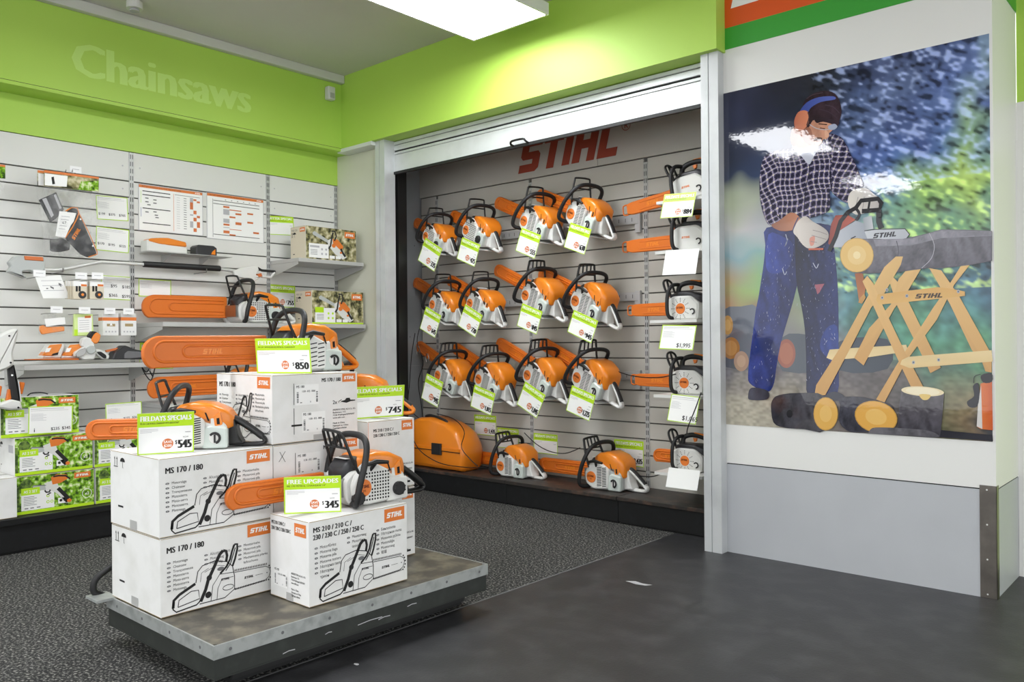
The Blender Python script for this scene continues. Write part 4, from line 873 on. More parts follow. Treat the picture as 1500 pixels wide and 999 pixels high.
at_card(((203, 434), (250.5, 436), (250.5, 411)), 'white', 'white card with lime edge right of the upright, above the orange bar cover', [], x=XW)
at_card(((204, 540), (253.5, 540), (253.5, 503)), 'special', 'lime headed card in the shade under the long shelf', None, x=XW, head='MOTOR SAWING POWER')
at_card(((393, 343.5), (431, 345), (431, 318)), 'special', 'lime headed card left of the upper corner carton', None, x=XW, head='BETTER SPECIAL')
at_card(((393, 449), (432, 451), (432, 419)), 'special', 'lime headed card with orange dots left of the lower corner carton', None, x=XW, price='755', head='FIELDAYS SPECIALS')
# corner photo cartons
a = AX(448, 378, -5.45); b = AX(522, 380, -5.45); zt2 = 1.8625; h = AX(448, 328, -5.45).z-AX(448, 376, -5.45).z
carton(-5.66, -5.45, a.y, b.y, zt2, zt2+h*1.02, natface, natend, 'photo carton of a battery saw on the upper corner shelf', 'brown photo cartons in the corner')
a = AX(457, 472, -5.43); b = AX(540, 472, -5.43); zt3 = 1.3525; h = AX(457, 421, -5.43).z-AX(457, 471, -5.43).z
carton(-5.66, -5.43, a.y, min(b.y, 4.236), zt3, zt3+h, lambda m, F, L, H: natface(m, F, L, H, True), natend, 'photo carton with yellow strip on the long shelf in the corner', 'brown photo cartons in the corner')
# battery saw on the long shelf
o = make_saw('chainsaw', 'home', .52, 'white_plastic', .13, emb=False); place(o, AX(430, 468, -5.6), -PI/2, 0, 0, 1.22, V((-.292, 0, .02)), 'battery saw with white rear handle and orange bar cover on the long shelf', 'saws on the left wall shelves'); o.location.z = 1.3525
# wall charts
def chart(q, lab, variant):
    a = AX(*q[0], XW+.002); b = AX(*q[1], XW+.002); c = AX(*q[2], XW+.002); b.z = a.z; w = b.y-a.y; h = c.z-b.z; F = FX(XW+.002, a.y, a.z); mb = MB(); mb.prism(F, [(0, 0), (w, 0), (w, h), (0, h)], -.004, 0, 'paper'); mb.frame(F, 0, 0, w, h, .004, 'ink_pale')
    mb.rect(F, .004, h*.93, w-.004, h-.004, 'logo_orange', .001); mb.text(F, 'BATTERY CHAINSAWS BUILT FOR THE JOB AT HAND', w*.05, h*.945, h*.028, 'logo_dark', .0015, width=w*.6); mb.logo(F, w*.87, h*.945, h*.025, 'paper', .0015, width=w*.09)
    r = random.Random(variant)
    if variant == 1:
        for z in (.85, .77, .48, .16): mb.rect(F, w*.06, h*z, w*.48, h*(z+.018), 'ink', .001)
        mb.rect(F, w*.53, h*.05, w*.535, h*.88, 'logo_orange', .001); mb.rect(F, w*.035, h*.6, w*.04, h*.86, 'lime', .001); mb.rect(F, w*.035, h*.3, w*.04, h*.5, 'blue_ink', .001)
        for x, z in ((.1, .70), (.22, .68), (.1, .62), (.22, .61), (.13, .56), (.22, .42), (.1, .40), (.24, .35), (.25, .30)): mb.rect(F, w*x, h*z, w*(x+.05), h*(z+.022), 'ink_grey', .001)
        for k in range(14): mb.rect(F, w*.58, h*(.80-k*.052), w*.63, h*(.807-k*.052), 'ink_pale', .001); mb.rect(F, w*.69, h*(.80-k*.052), w*.735, h*(.812-k*.052), 'ink_grey', .001)
        mb.rect(F, w*.55, h*.86, w*.95, h*.868, 'ink', .001)
        for x, z, k, m in ((0, .74, .1, 'ink_pale'), (1, .78, .04, 'save'), (0, .58, .16, 'save'), (2, .74, .04, 'save'), (1, .48, .08, 'save'), (0, .44, .03, 'ink_pale'), (2, .40, .05, 'save'), (1, .32, .08, 'save'), (0, .17, .14, 'ink_pale'), (2, .18, .13, 'save'), (1, .08, .08, 'save')): mb.rect(F, w*(.79+x*.055), h*z, w*(.84+x*.055), h*(z+k), m, .001)
    else:
        for z in (.84, .77, .10): mb.rect(F, w*.11, h*z, w*.92, h*(z+.012), 'ink', .001)
        mb.rect(F, w*.10, h*.04, w*.105, h*.88, 'ink', .001)
        for x, z, q_, k, m in ((0, .71, 1, .04, 'save'), (1, .665, 2, .02, 'save'), (0, .56, 1, .12, 'ink_pale'), (2, .58, 1, .04, 'save'), (4, .62, 1, .035, 'save'), (1, .50, 1, .035, 'save'), (0, .38, 1, .09, 'ink_pale'), (0, .32, 1, .04, 'save'), (2, .36, 1, .06, 'save'), (4, .42, 1, .04, 'save'), (0, .27, 1, .015, 'ink_pale'), (1, .24, 2, .012, 'save'), (0, .15, 1, .06, 'save'), (5, .2, 1, .04, 'save'), (1, .11, 1, .03, 'save')): mb.rect(F, w*(.28+x*.105), h*z, w*(.28+(x+q_)*.105), h*(z+k), m, .001)
        for k in range(6): mb.rect(F, w*(.31+k*.105), h*.875, w*(.33+k*.105), h*.89, 'ink_grey', .001)
    tag(mb.build('wall_chart'), lab, 'chart', 'wall charts with orange headers')
chart(((203, 337), (297.5, 349), (297.5, 282)), 'left wall chart with orange header and two tables', 1)
chart(((303, 349), (386.5, 357), (386.5, 293)), 'right wall chart with orange header and one large table', 2)
# ================================================================== MORE LEFT WALL GOODS
def PX(pts, x, c=None):
    """photo points on the plane x = const as (y, z) pairs; c = (x0, y0, scale) of a zoomed crop"""
    out = []
    for a, b in pts:
        if c: a, b = c[0]+a/c[2], c[1]+b/c[2]
        p = AX(a, b, x); out.append((p.y, p.z))
    return out
def solid(mb, pts, x, t, m, c=None, bev=.003, r=0):
    P = PX(pts, x, c); P = rnd(P, r, 3) if r else P; mb.prism(FX(x, 0, 0), P, -t, 0, m, bev=bev); return mb
def hook(px, py, lab, x=-5.60, w=.07, h=.042, mat_='tag_white', grp='small white price tags on hooks'):
    p = AX(px, py, x); t = tag(MB().tube([(XA, p.y, p.z-.02), (x-.004, p.y, p.z-.02), (x-.002, p.y, p.z)], .0025, 'steel', 6).build('price_hook'), lab, 'price hook', grp)
    mb = MB(); F = FX(x, p.y-w/2, p.z-h/2); mb.prism(F, [(0, 0), (w, 0), (w, h), (0, h)], -.002, 0, mat_); mb.rect(F, w*.2, h*.5, w*.8, h*.58, 'ink_pale', .0005); mb.build('tag_plate', t); return t
C1 = (0, 180, 3.3286)      # crop of the upper left wall
# hanging tool bag
def bag(dx, front):
    x = -5.60 if front else -5.63
    t = empty('tool_bag', (0, 0, 0))
    mb = MB(); solid(mb, [(215+dx, 230), (482+dx, 264), (482+dx, 335), (215+dx, 305)], x, .003, 'leafy_nat', C1, bev=0); F = FX(x, 0, 0)
    mb.flat(F, PX([(215+dx, 230), (482+dx, 264), (482+dx, 274), (215+dx, 242)], x, C1), 'logo_orange'); mb.flat(F, PX([(218+dx, 245), (330+dx, 260), (325+dx, 312), (218+dx, 304)], x, C1), 'paper', .0008); mb.flat(F, PX([(250+dx, 265), (262+dx, 262), (268+dx, 298), (255+dx, 300)], x, C1), 'ink', .001)
    mb.flat(F, PX([(395+dx, 285), (480+dx, 283), (480+dx, 333), (380+dx, 325)], x, C1), 'leafy', .0008); mb.build('header_card', t); hp_ = PX([(350+dx, 240)], x, C1)[0]; MB().tube([(XA, hp_[0], hp_[1]-.004), (x+.01, hp_[0], hp_[1]+.002), (x+.014, hp_[0], hp_[1]+.014)], .0025, 'steel', 6).build('hanger_hook', t)
    mb = MB(); P = PX([(213+dx, 305), (482+dx, 336), (478+dx, 500), (470+dx, 640), (420+dx, 655), (250+dx, 640), (243+dx, 500)], x, C1); mb.prism(FX(x, 0, 0), rnd(P, .01, 2), -.035, .004, 'film', bev=.006); mb.build('clear_bag', t)
    return t
t = bag(0, True); tag(t, 'clear hanging bag with black saw sheath and printed header on the left wall', 'tool bag')
x = -5.625
mb = MB(); solid(mb, [(330, 425), (345, 415), (375, 418), (470, 628), (472, 645), (430, 655), (395, 640), (320, 560), (345, 500)], x, .02, 'battery_black', C1, r=.01); F = FX(x, 0, 0)
mb.tube([(x+.002, a, b) for a, b in PX([(320, 430), (348, 414), (376, 414), (384, 440), (375, 465), (355, 505), (318, 560)], x, C1)], .004, 'orange', 6); mb.tube([(x+.002, a, b) for a, b in PX([(384, 440), (430, 530), (472, 625), (474, 640), (430, 655)], x, C1)], .003, 'orange', 6)
a, b = PX([(362, 572), (398, 512)], x, C1); ang = math.atan2(b[1]-a[1], b[0]-a[0]); mb.logo(F, a[0], a[1], .022, 'orange', .003, width=.085, rot=ang); mb.flat(F, ell(*PX([(392, 470)], x, C1)[0], .006, n=8), 'label_white', .003); mb.flat(F, ell(*PX([(452, 600)], x, C1)[0], .006, n=8), 'label_white', .003)
mb.build('saw_sheath', t)
mb = MB(); solid(mb, [(190, 375), (275, 338), (312, 420), (300, 440), (270, 470), (245, 485)], x-.004, .01, 'battery_black', C1, r=.006); 
for q in ([(205, 372), (225, 365), (262, 450), (250, 462)], [(262, 352), (272, 348), (300, 415), (290, 420)]): mb.flat(FX(x-.004, 0, 0), PX(q, x-.004, C1), 'ink_pale', .001)
mb.build('belt_clip', t)
mb = MB(); solid(mb, [(290, 430), (372, 440), (360, 480), (345, 500), (318, 560), (270, 552)], x+.006, .002, 'label_white', C1, bev=0); F = FX(x+.006, 0, 0)
for q in ((300, 455, 340), (296, 470, 335), (290, 500, 325), (286, 515, 318)): mb.line(F, PX([(q[0], q[1]), (q[2], q[1]+4)], x+.006, C1), .004, 'ink_pale')
mb.text(F, '67', *PX([(303, 492)], x+.006, C1)[0], .018, 'ink', .001); mb.build('swing_tag', t)
mb = MB(); solid(mb, [(245, 570), (300, 560), (345, 580), (340, 620), (290, 630), (248, 625)], x-.002, .014, 'rubber', C1, r=.01); mb.build('strap_bundle', t)
t = bag(-32, False); tag(t, 'second clear hanging bag mostly hidden behind the one with the sheath', 'tool bag')
mb = MB(); solid(mb, [(-20, 200), (26, 206), (26, 272), (-20, 268)], -5.6, .003, 'leafy', C1, bev=0); F = FX(-5.6, 0, 0); mb.flat(F, PX([(-20, 200), (26, 206), (26, 216), (-20, 210)], -5.6, C1), 'logo_orange'); t = tag(mb.build('tool_bag'), 'clear bag with orange header cut off by the left edge', 'tool bag'); solid(MB(), [(-20, 269), (26, 273), (18, 370), (-20, 372)], -5.6, .02, 'film', C1, bev=.004).build('clear_bag', t)
hook(111, 248.5, 'white tag above the hanging bag with the black sheath', x=-5.595)
hook(58, 400.5, 'white tag in front of the pole tool head', x=-5.595); hook(119, 404, 'white tag above the left row of blister packs', x=-5.50); hook(143, 404, 'white tag above the right pair of blister packs', x=-5.50)
hook(83, 453.5, 'white tag above the bag with the orange part', x=-5.55); hook(124, 454.5, 'white tag above the lime and white pack', x=-5.55); hook(161, 455.5, 'white tag above the left white box with window', x=-5.55); hook(188.5, 456, 'white tag above the right white box with window', x=-5.55)
# pole pruner
x = -5.64; t = empty('pole_pruner', (0, 0, 0), label='long battery pole tool lying across the left wall with grey head', cat='pole tool')
C6 = (20, 380, 6.243)
mb = MB(); solid(mb, [(45, 680), (75, 650), (120, 645), (215, 650), (222, 700), (218, 718), (180, 735), (150, 720), (110, 722), (112, 740), (132, 757), (95, 745), (40, 725), (58, 700)], x, .06, 'grey_plastic', C1, r=.008, bev=.006); mb.build('gear_head', t)
mb = MB(); solid(mb, [(118, 648), (210, 654), (214, 674), (122, 668)], x+.006, .04, 'save', C1, r=.004); mb.build('battery_cover', t)
pts = [(x-.02, *PX([p], x-.02, C1)[0]) for p in ((215, 716), (290, 716), (360, 704), (480, 680), (520, 680), (700, 690))]; MB().tube(catmull(pts, 3), .012, 'tube_alu', 10).build('shaft', t)
pts = [(x-.02, *PX([p], x-.02)[0]) for p in ((210, 387), (322, 393.5))]; MB().tube(pts, .021, 'rubber', 10).build('foam_grip', t)
pts = [(x-.02, *PX([p], x-.02)[0]) for p in ((322, 394), (352, 398))]; MB().tube(pts, .013, 'tube_alu', 10).build('rear_shaft', t)
C2c = (180, 230, 3.4447)
mb = MB(); solid(mb, [(560, 575), (600, 560), (680, 548), (688, 570), (672, 595), (700, 605), (655, 632), (630, 615), (590, 608), (565, 600)], x, .04, 'white_plastic', C2c, r=.006, bev=.005); solid(mb, [(680, 590), (700, 586), (705, 600), (685, 606)], x+.002, .03, 'save', C2c); h = mb.build('control_handle', t)
MB().tube([(x-.02, *q) for q in PX([(680, 560), (700, 572), (768, 578)], x-.02, C2c)], .010, 'rubber', 8).tube([(x-.02, *q) for q in PX([(765, 582), (745, 608), (700, 603)], x-.02, C2c)], .010, 'white_plastic', 8).build('loop_grip', t)
for q in ((90, 395), (300, 396)): 
    p = AX(q[0], q[1], x-.02); tag(MB().tube([(XA, p.y, p.z-.015), (x+.005, p.y, p.z-.015), (x+.008, p.y, p.z+.01)], .004, 'steel', 6).build('support_hook'), 'steel hook holding up the %s of the pole tool' % ('head end' if q[0] < 200 else 'grip end'), 'hook', 'hooks under the pole tool')
# info flap card
mb = MB(); solid(mb, [(172, 752), (295, 742), (342, 855), (210, 855)], -5.60, .002, 'paper', C1, bev=0); F = FX(-5.60, 0, 0)
for q in ([(245, 795), (262, 803), (262, 812), (245, 802)], [(285, 780), (300, 786), (298, 800), (286, 790)], [(225, 805), (235, 805), (235, 810), (225, 810)]): mb.flat(F, PX(q, -5.60, C1), 'ink_grey')
for k in range(3): mb.line(F, PX([(200+k*6, 770+k*24), (300+k*6, 768+k*24)], -5.60, C1), .003, 'ink_pale')
tag(mb.build('info_card'), 'slanted white info card with small drawings below the pole tool head', 'info card')
# blister packs
def blister(x, px, lab):
    w = px; mb = MB(); solid(mb, [(w, 770), (w+68, 776), (w+68, 862), (w, 858)], x, .006, 'kraft_pale', C1, bev=.001); F = FX(x, 0, 0)
    mb.flat(F, PX([(w, 770), (w+68, 776), (w+68, 800), (w, 796)], x, C1), 'paper'); mb.flat(F, PX([(w+38, 786), (w+66, 788), (w+66, 798), (w+38, 797)], x, C1), 'logo_orange', .001)
    for a in (12, 26): mb.flat(F, PX([(w+a, 795), (w+a+10, 796), (w+a+10, 822), (w+a, 822)], x, C1), 'ink', .001)
    o = tag(mb.build('blister_pack'), lab, 'blister pack', 'blister packs of saw chain'); c = PX([(w+44, 838)], x, C1)[0]; MB().cyl((x, c[0], c[1]), (1, 0, 0), .024, .006, 'battery_black', 16).cyl((x+.006, c[0], c[1]), (1, 0, 0), .009, .003, 'orange', 10).build('chain_roll', o); return o
for k, lab in enumerate(('rearmost blister pack of the left row, next to the info card', 'third blister pack from the front of the left row', 'second blister pack from the front of the left row', 'front blister pack of the left row, beside the right pair')): blister(-5.62+.035*k, 318+13*k, lab)
for k, lab in enumerate(('rear blister pack of the right pair', 'front blister pack of the right pair, beside the four price card')): blister(-5.56+.035*k, 424+14*k, lab)
# bag with orange part, lime pack, two white boxes
x = -5.58; t = empty('parts_bag', (0, 0, 0), label='clear bag with an orange plastic part and white label', cat='bag')
solid(MB(), [(235, 560), (300, 480), (460, 520), (520, 540), (500, 680), (240, 695)], x, .03, 'film', C6, bev=.006, r=.01).build('clear_bag', t)
solid(MB(), [(240, 610), (280, 600), (300, 618), (465, 612), (468, 655), (300, 680), (262, 688), (240, 650)], x-.008, .018, 'orange', C6, bev=.004, r=.008).build('plastic_part', t)
solid(MB(), [(282, 545), (468, 528), (475, 590), (296, 614)], x+.004, .002, 'label_white', C6, bev=0).build('label_sticker', t)
x = -5.58; mb = MB(); solid(mb, [(560, 500), (725, 500), (735, 700), (552, 700)], x, .03, 'lime_pale', C6, bev=.004); F = FX(x, 0, 0); mb.flat(F, PX([(585, 530), (715, 520), (712, 665), (588, 668)], x, C6), 'label_white'); mb.flat(F, PX([(650, 515), (705, 513), (705, 535), (650, 537)], x, C6), 'logo_orange', .001)
for k in range(5): mb.line(F, PX([(600, 560+k*20), (690, 556+k*20)], x, C6), .003, 'ink_pale', .001)
mb.flat(F, PX([(555, 640), (585, 640), (585, 698), (555, 698)], x, C6), 'lime', .001); tag(mb.build('glove_pack'), 'lime and white pack with printed label beside the white boxes', 'pack')
for a, b, lab in ((805, 962, 'white box with orange stripe and small window, left of two'), (972, 1125, 'white box with orange stripe and brown window, right of two')):
    x = -5.57; mb = MB(); P = PX([(a+10, 490), (b-4, 496), (b, 695), (a+18, 685)], x, C6); y0, y1 = P[0][0], P[1][0]; z1, z0 = P[0][1], P[2][1]
    mb.box((x-.07, y0, z0), (x, y1, z1), 'carton'); F = FX(x, 0, 0); mb.rect(F, y0, z1-.05, y1, z1-.028, 'logo_orange'); F2 = FY(0, y0, 0); mb.rect(F2, x-.07, z1-.05, x, z1-.028, 'logo_orange'); w = y1-y0; mb.rect(F, y0+w*.25, z0+.06, y1-w*.22, z1-.07, 'kraft', .001); mb.flat(F, [(y0+w*.42, z0+.065), (y0+w*.62, z0+.065), (y0+w*.52, z0+.085)], 'label_white', .0014) if a < 900 else None
    for k in range(4): mb.rect(F, y0+w*(.15+.2*k), z0+.02, y0+w*(.25+.2*k), z0+.03, 'ink_pale', .001)
    tag(mb.build('window_box'), lab, 'box', 'white boxes with a window')
# goods on the short shelf
def device(a, b, lab):
    x = -5.50; t = empty('battery_pack', (0, 0, 0), label=lab, cat='battery', ); t['group'] = 'orange and white batteries'
    dx = a; mb = MB(); solid(mb, [(255+dx, 905), (262+dx, 880), (330+dx, 780), (440+dx, 770), (470+dx, 780), (465+dx, 820), (432+dx, 905)], x, .09, 'white_plastic', C6, r=.01, bev=.008); mb.build('case', t)
    mb = MB(); solid(mb, [(262+dx, 880), (335+dx, 782), (445+dx, 772), (438+dx, 800), (400+dx, 868), (355+dx, 884)], x+.004, .075, 'orange', C6, r=.006, bev=.004); mb.build('cover', t)
    mb = MB(); solid(mb, [(345+dx, 880), (360+dx, 862), (412+dx, 848), (405+dx, 872)], x+.008, .01, 'ink', C6, bev=.001); mb.flat(FX(x+.004, 0, 0), PX([(300+dx, 812), (345+dx, 808), (325+dx, 845), (285+dx, 850)], x+.004, C6), 'label_white', .001); mb.build('clip', t)
device(0, 0, 'orange and white battery at the left of the short shelf'); device(185, 0, 'orange and white battery behind the small pruning saw')
t = empty('pruning_saw', (0, 0, 0), label='small orange and white battery pruning saw standing on the short shelf', cat='pruning saw'); x = -5.465
solid(MB(), [(620, 790), (630, 730), (665, 710), (710, 720), (745, 770), (740, 820), (760, 850), (740, 915), (640, 920), (600, 890), (555, 890), (560, 850), (640, 800)], x, .05, 'white_plastic', C6, r=.01, bev=.006).build('body', t)
solid(MB(), [(705, 740), (740, 680), (765, 665), (800, 690), (790, 740), (765, 772), (735, 770)], x+.003, .052, 'orange', C6, r=.008, bev=.005).build('top_cover', t)
solid(MB(), [(685, 700), (720, 655), (755, 660), (768, 668), (735, 690), (710, 735)], x-.002, .04, 'rubber', C6, r=.006, bev=.004).build('lever', t)
solid(MB(), [(740, 820), (790, 820), (860, 855), (880, 880), (870, 915), (820, 912), (770, 870), (750, 850)], x, .045, 'white_plastic', C6, r=.01, bev=.006).build('handle', t)
solid(MB(), [(760, 845), (800, 842), (850, 875), (852, 905), (825, 905), (775, 865)], x+.004, .05, 'rubber', C6, r=.008, bev=.004).build('grip', t)
solid(MB(), [(565, 865), (600, 830), (660, 805), (665, 850), (640, 880), (580, 895)], x+.012, .006, 'steel', C6, r=.006, bev=.002).build('guide_bar', t)
p = PX([(705, 825)], x, C6)[0]; MB().cyl((x, *p), (1, 0, 0), .028, .012, 'grey_plastic', 16).build('sprocket_cover', t)
o = tag(solid(MB(), [(125, 912), (595, 905), (600, 920), (130, 920)], -5.47, .06, 'orange_scab', C6, bev=.002).build('saw_blade_cover'), 'flat orange cover lying along the front of the short shelf', 'blade cover')
t = empty('battery_charger', (0, 0, 0), label='black battery charger with trailing cable at the right end of the short shelf', cat='charger'); x = -5.475
solid(MB(), [(905, 915), (930, 850), (975, 820), (1020, 785), (1060, 800), (1110, 822), (1190, 838), (1215, 905), (1195, 915)], x, .10, 'battery_black', C6, r=.008, bev=.006).build('case', t)
solid(MB(), [(1010, 905), (1015, 860), (1045, 838), (1165, 845), (1170, 895), (1060, 908)], x+.004, .01, 'ink_grey', C6, r=.006, bev=.002).build('front_plate', t)
solid(MB(), [(845, 830), (950, 808), (965, 825), (850, 850)], x-.05, .02, 'save', C6, bev=.002).build('connector', t)
MB().tube(catmull([(x-.03, *q) for q in PX([(213, 520), (222, 530), (215, 545), (208, 538), (214, 550), (222, 556), (228, 530), (219, 540), (224, 552)], x-.03)], 5), .004, 'cable', 6).build('power_cable', t)
# two tray brackets with goods
for i, (P4, lab) in enumerate((([(212, 377), (240, 366.5), (281, 371), (250, 383)], 'small sloping metal tray under the orange battery, left of two'), ([(270, 381), (300, 371), (336, 376), (300, 391)], 'small sloping metal tray under the black battery, right of two'))):
    yz = PX([P4[0], P4[2]], -5.70); z = PX([P4[1]], -5.66)[0][1]
    o = tag(bevelmod(MB().box((XA+.006, yz[0][0]+.01, z-.02), (-5.62, yz[1][0]-.02, z-.016), 'shelf_metal').build('tray_shelf'), .001), lab, 'shelf', 'small metal trays on the wall'); MB().prism(Fr((0, (yz[0][0]+yz[1][0])/2, 0), (1, 0, 0), (0, 0, 1)), [(XA+.006, z-.021), (XA+.006, z-.08), (-5.64, z-.021)], -.002, .002, 'shelf_metal').build('bracket', o)
    if i == 0:
        zb = z-.0155; t = empty('battery_saw_case', (0, 0, 0), label='orange and white battery on the left small tray', cat='battery', group='batteries on the small trays'); ya, yb_ = PX([(216, 370), (275, 370)], -5.66)[0][0], PX([(216, 370), (275, 370)], -5.66)[1][0]
        F = FX(-5.66, ya, zb); w = yb_-ya; MB().prism(F, rnd([(0, 0), (w, 0), (w, .05), (w*.5, .06), (w*.1, .085), (0, .08)], .01, 3), -.11, 0, 'white_plastic', bev=.008).build('case', t); MB().prism(F, rnd([(w*.02, .07), (w*.3, .055), (w*.98, .052), (w*.96, .085), (w*.5, .105), (w*.3, .10), (w*.06, .09)], .01, 3), -.10, .004, 'orange', bev=.006).build('cover', t)
    else:
        zb = z-.0155; ya, yb_ = PX([(288, 370), (318, 370)], -5.66)[0][0], PX([(288, 370), (318, 370)], -5.66)[1][0]; w = yb_-ya; F = FX(-5.66, ya, zb); mb = MB().prism(F, rnd([(0, 0), (w, 0), (w, .06), (w*.85, .075), (w*.1, .075), (0, .06)], .006, 3), -.10, 0, 'battery_black', bev=.005); t = tag(mb.build('battery_pack'), 'small black battery with orange clip on the right small tray', 'battery', 'batteries on the small trays')
        MB().prism(F, [(w*.75, .03), (w*.9, .05), (w*.9, .01), (w*.7, .01)], 0, .006, 'orange', bev=.001).build('clip', t)
# tool standing at the left edge
CE = (0, 460, 6.243); x = -5.30; t = empty('shrub_cutter', (0, 0, 0), label='large pale grey battery tool with black grip at the left edge on the green cartons', cat='power tool')
solid(MB(), [(-60, 250), (0, 190), (60, 160), (110, 140), (175, 130), (165, 210), (120, 360), (135, 460), (80, 500), (0, 530), (-60, 540)], x, .09, 'white_plastic', CE, r=.012, bev=.012).build('body', t)
solid(MB(), [(80, 500), (135, 460), (165, 605), (180, 640), (192, 800), (112, 780), (92, 640)], x-.02, .045, 'rubber', CE, r=.01, bev=.01).build('grip', t)
solid(MB(), [(-40, 820), (20, 815), (110, 780), (192, 800), (212, 872), (100, 880), (0, 862), (-40, 870)], x, .08, 'white_plastic', CE, r=.012, bev=.01).build('battery_base', t)
solid(MB(), [(165, 600), (175, 605), (200, 800), (192, 810), (185, 740)], x-.015, .05, 'white_plastic', CE, bev=.003).build('grip_spine', t)
for q in ([(182, 620), (232, 628), (207, 735), (185, 730)], [(58, 800), (78, 690), (98, 685), (108, 770), (80, 800)], [(-30, 650), (22, 660), (8, 755), (-30, 760)]): solid(MB(), q, x-.03, .03, 'orange_scab', CE, r=.006, bev=.004).build('guard', t)
mb = MB()
for q in ((85, 200), (98, 445), (122, 560), (168, 855)): c = PX([q], x, CE)[0]; mb.cyl((x+(-.02 if q[1] == 560 else .0), *c), (1, 0, 0), .006, .002, 'ink' if q[1] != 560 else 'label_white', 8)
mb.build('screws', t)
# cable over the top green carton
tag(MB().tube(catmull([(-5.45, *q) for q in PX([(40, 580), (46, 576), (60, 575), (70, 577)], -5.45)], 4), .004, 'cable', 6).build('security_cable'), 'short black cable lying on the topmost green carton', 'cable')
# ================================================================== NICHE FLOOR: carry case, cables
y = 4.50; CQ = (570, 560, 6.818); P = []
for q in ((150, 800), (150, 500), (185, 400), (270, 352), (400, 350), (560, 418), (660, 500), (720, 640), (735, 735), (718, 830)):
    p = AY(CQ[0]+q[0]/CQ[2], CQ[1]+q[1]/CQ[2], y); P.append((p.x, max(.1825, p.z)))
P[0] = (P[0][0], .1825); P[-1] = (P[-1][0], .1825)
t = empty('carry_case', (0, 0, 0), label='orange plastic chainsaw carry case with black latch on the niche base', cat='carry case')
F = FY(0, y, 0); P = ccw(P); Pu = [q for q in P]; zs = AY(640, 663, y).z; mid = .31
body = rnd([q for q in P], .03, 3); mb = MB(); n = len(body)
rings = [(inset(body, .03), 0), (inset(body, .008), .012), (body, .05), (body, .20), (inset(body, .03), .26), (inset(body, .06), .28)]
mb.add([V((a, y+d, b if b > .19 else .1825)) for r_, d in rings for a, b in r_], [tuple(range(n))]+[(k*n+i, (k+1)*n+i, (k+1)*n+(i+1) % n, k*n+(i+1) % n) for k in range(len(rings)-1) for i in range(n)]+[tuple(range((len(rings)-1)*n, len(rings)*n))[::-1]], 'orange', True); mb.build('shell', t)
xa, xb = min(q[0] for q in P), max(q[0] for q in P); zseam = AY(655, 660, y).z
MB().box((xa+.02, y-.004, zseam-.012), (xb-.03, y+.01, zseam-.006), 'ink').box((xa+.02, y-.008, zseam-.004), (xb-.03, y+.01, zseam+.02), 'orange').build('rim', t)
lx = AY(641, 660, y).x; MB().prism(F, [(lx-.055, zseam-.04), (lx+.055, zseam-.04), (lx+.055, zseam+.05), (lx-.055, zseam+.05)], 0, .022, 'rubber', bev=.006).build('latch', t)
hp = [AY(624, 612, y+.06), AY(632, 611, y+.06), AY(652, 618, y+.06), AY(655, 624, y+.06)]; MB().tube(catmull([p+V((0, 0, .012)) for p in hp], 4), .012, 'rubber', 8).build('carry_handle', t)
def cable(pts, lab, r=.0035):
    o = MB().tube(catmull([AY(a, b, yy) for a, b, yy in pts], 6), r, 'cable', 6).build('security_cable'); return tag(o, lab, 'cable', 'black security cables')
cable([(608, 488, 4.7), (603, 520, 4.68), (600, 560, 4.66), (598, 590, 4.64), (606, 606, 4.62), (628, 622, 4.6)], 'black cable hanging down the left side wall of the niche')
cable([(618, 470, 4.7), (611, 500, 4.66), (620, 530, 4.64), (613, 560, 4.66), (618, 600, 4.68), (621, 640, 4.7)], 'black cable looping below the leftmost hanging saws')
cable([(606, 645, 4.47), (612, 656, 4.46), (625, 668, 4.46), (650, 680, 4.47), (690, 685, 4.49), (716, 684, 4.5)], 'black cable lying along the front of the carry case')
cable([(640, 606, 4.72), (665, 614, 4.6), (680, 632, 4.48), (676, 655, 4.47), (688, 672, 4.47), (700, 683, 4.5)], 'black cable draped over the nose of the carry case')
cable([(768, 634, 4.62), (785, 650, 4.6), (805, 661, 4.58), (828, 664, 4.56), (850, 656, 4.56)], 'black cable between the two standing saws')
cable([(888, 535, 4.7), (910, 546, 4.66), (935, 552, 4.62), (965, 553, 4.56), (990, 548, 4.5)], 'black cable running right from the bottom hanging row')
cable([(1027, 575, 4.38), (1018, 600, 4.38), (1008, 625, 4.4), (1006, 636, 4.45)], 'black cable hanging in front of the $1,065 card')
cable([(935, 697, 4.5), (955, 698, 4.6), (975, 692, 4.7)], 'black cable on the base unit below the lowest top handle saw')
for k, (a, b, lab) in enumerate(((612, 513, 'steel snap hook on the cables at the niche side wall, left one'), (626, 525, 'steel snap hook on the cables at the niche side wall, right one'))):
    p = AY(a, b, 4.66); tag(MB().tube(catmull([(p.x+.018*math.cos(q*PI/5), p.y, p.z+.04*math.sin(q*PI/5)) for q in range(10)], 2, True)+[V((p.x+.018, p.y, p.z))], .004, 'steel', 6).build('snap_hook'), lab, 'snap hook', 'steel snap hooks on the cables')
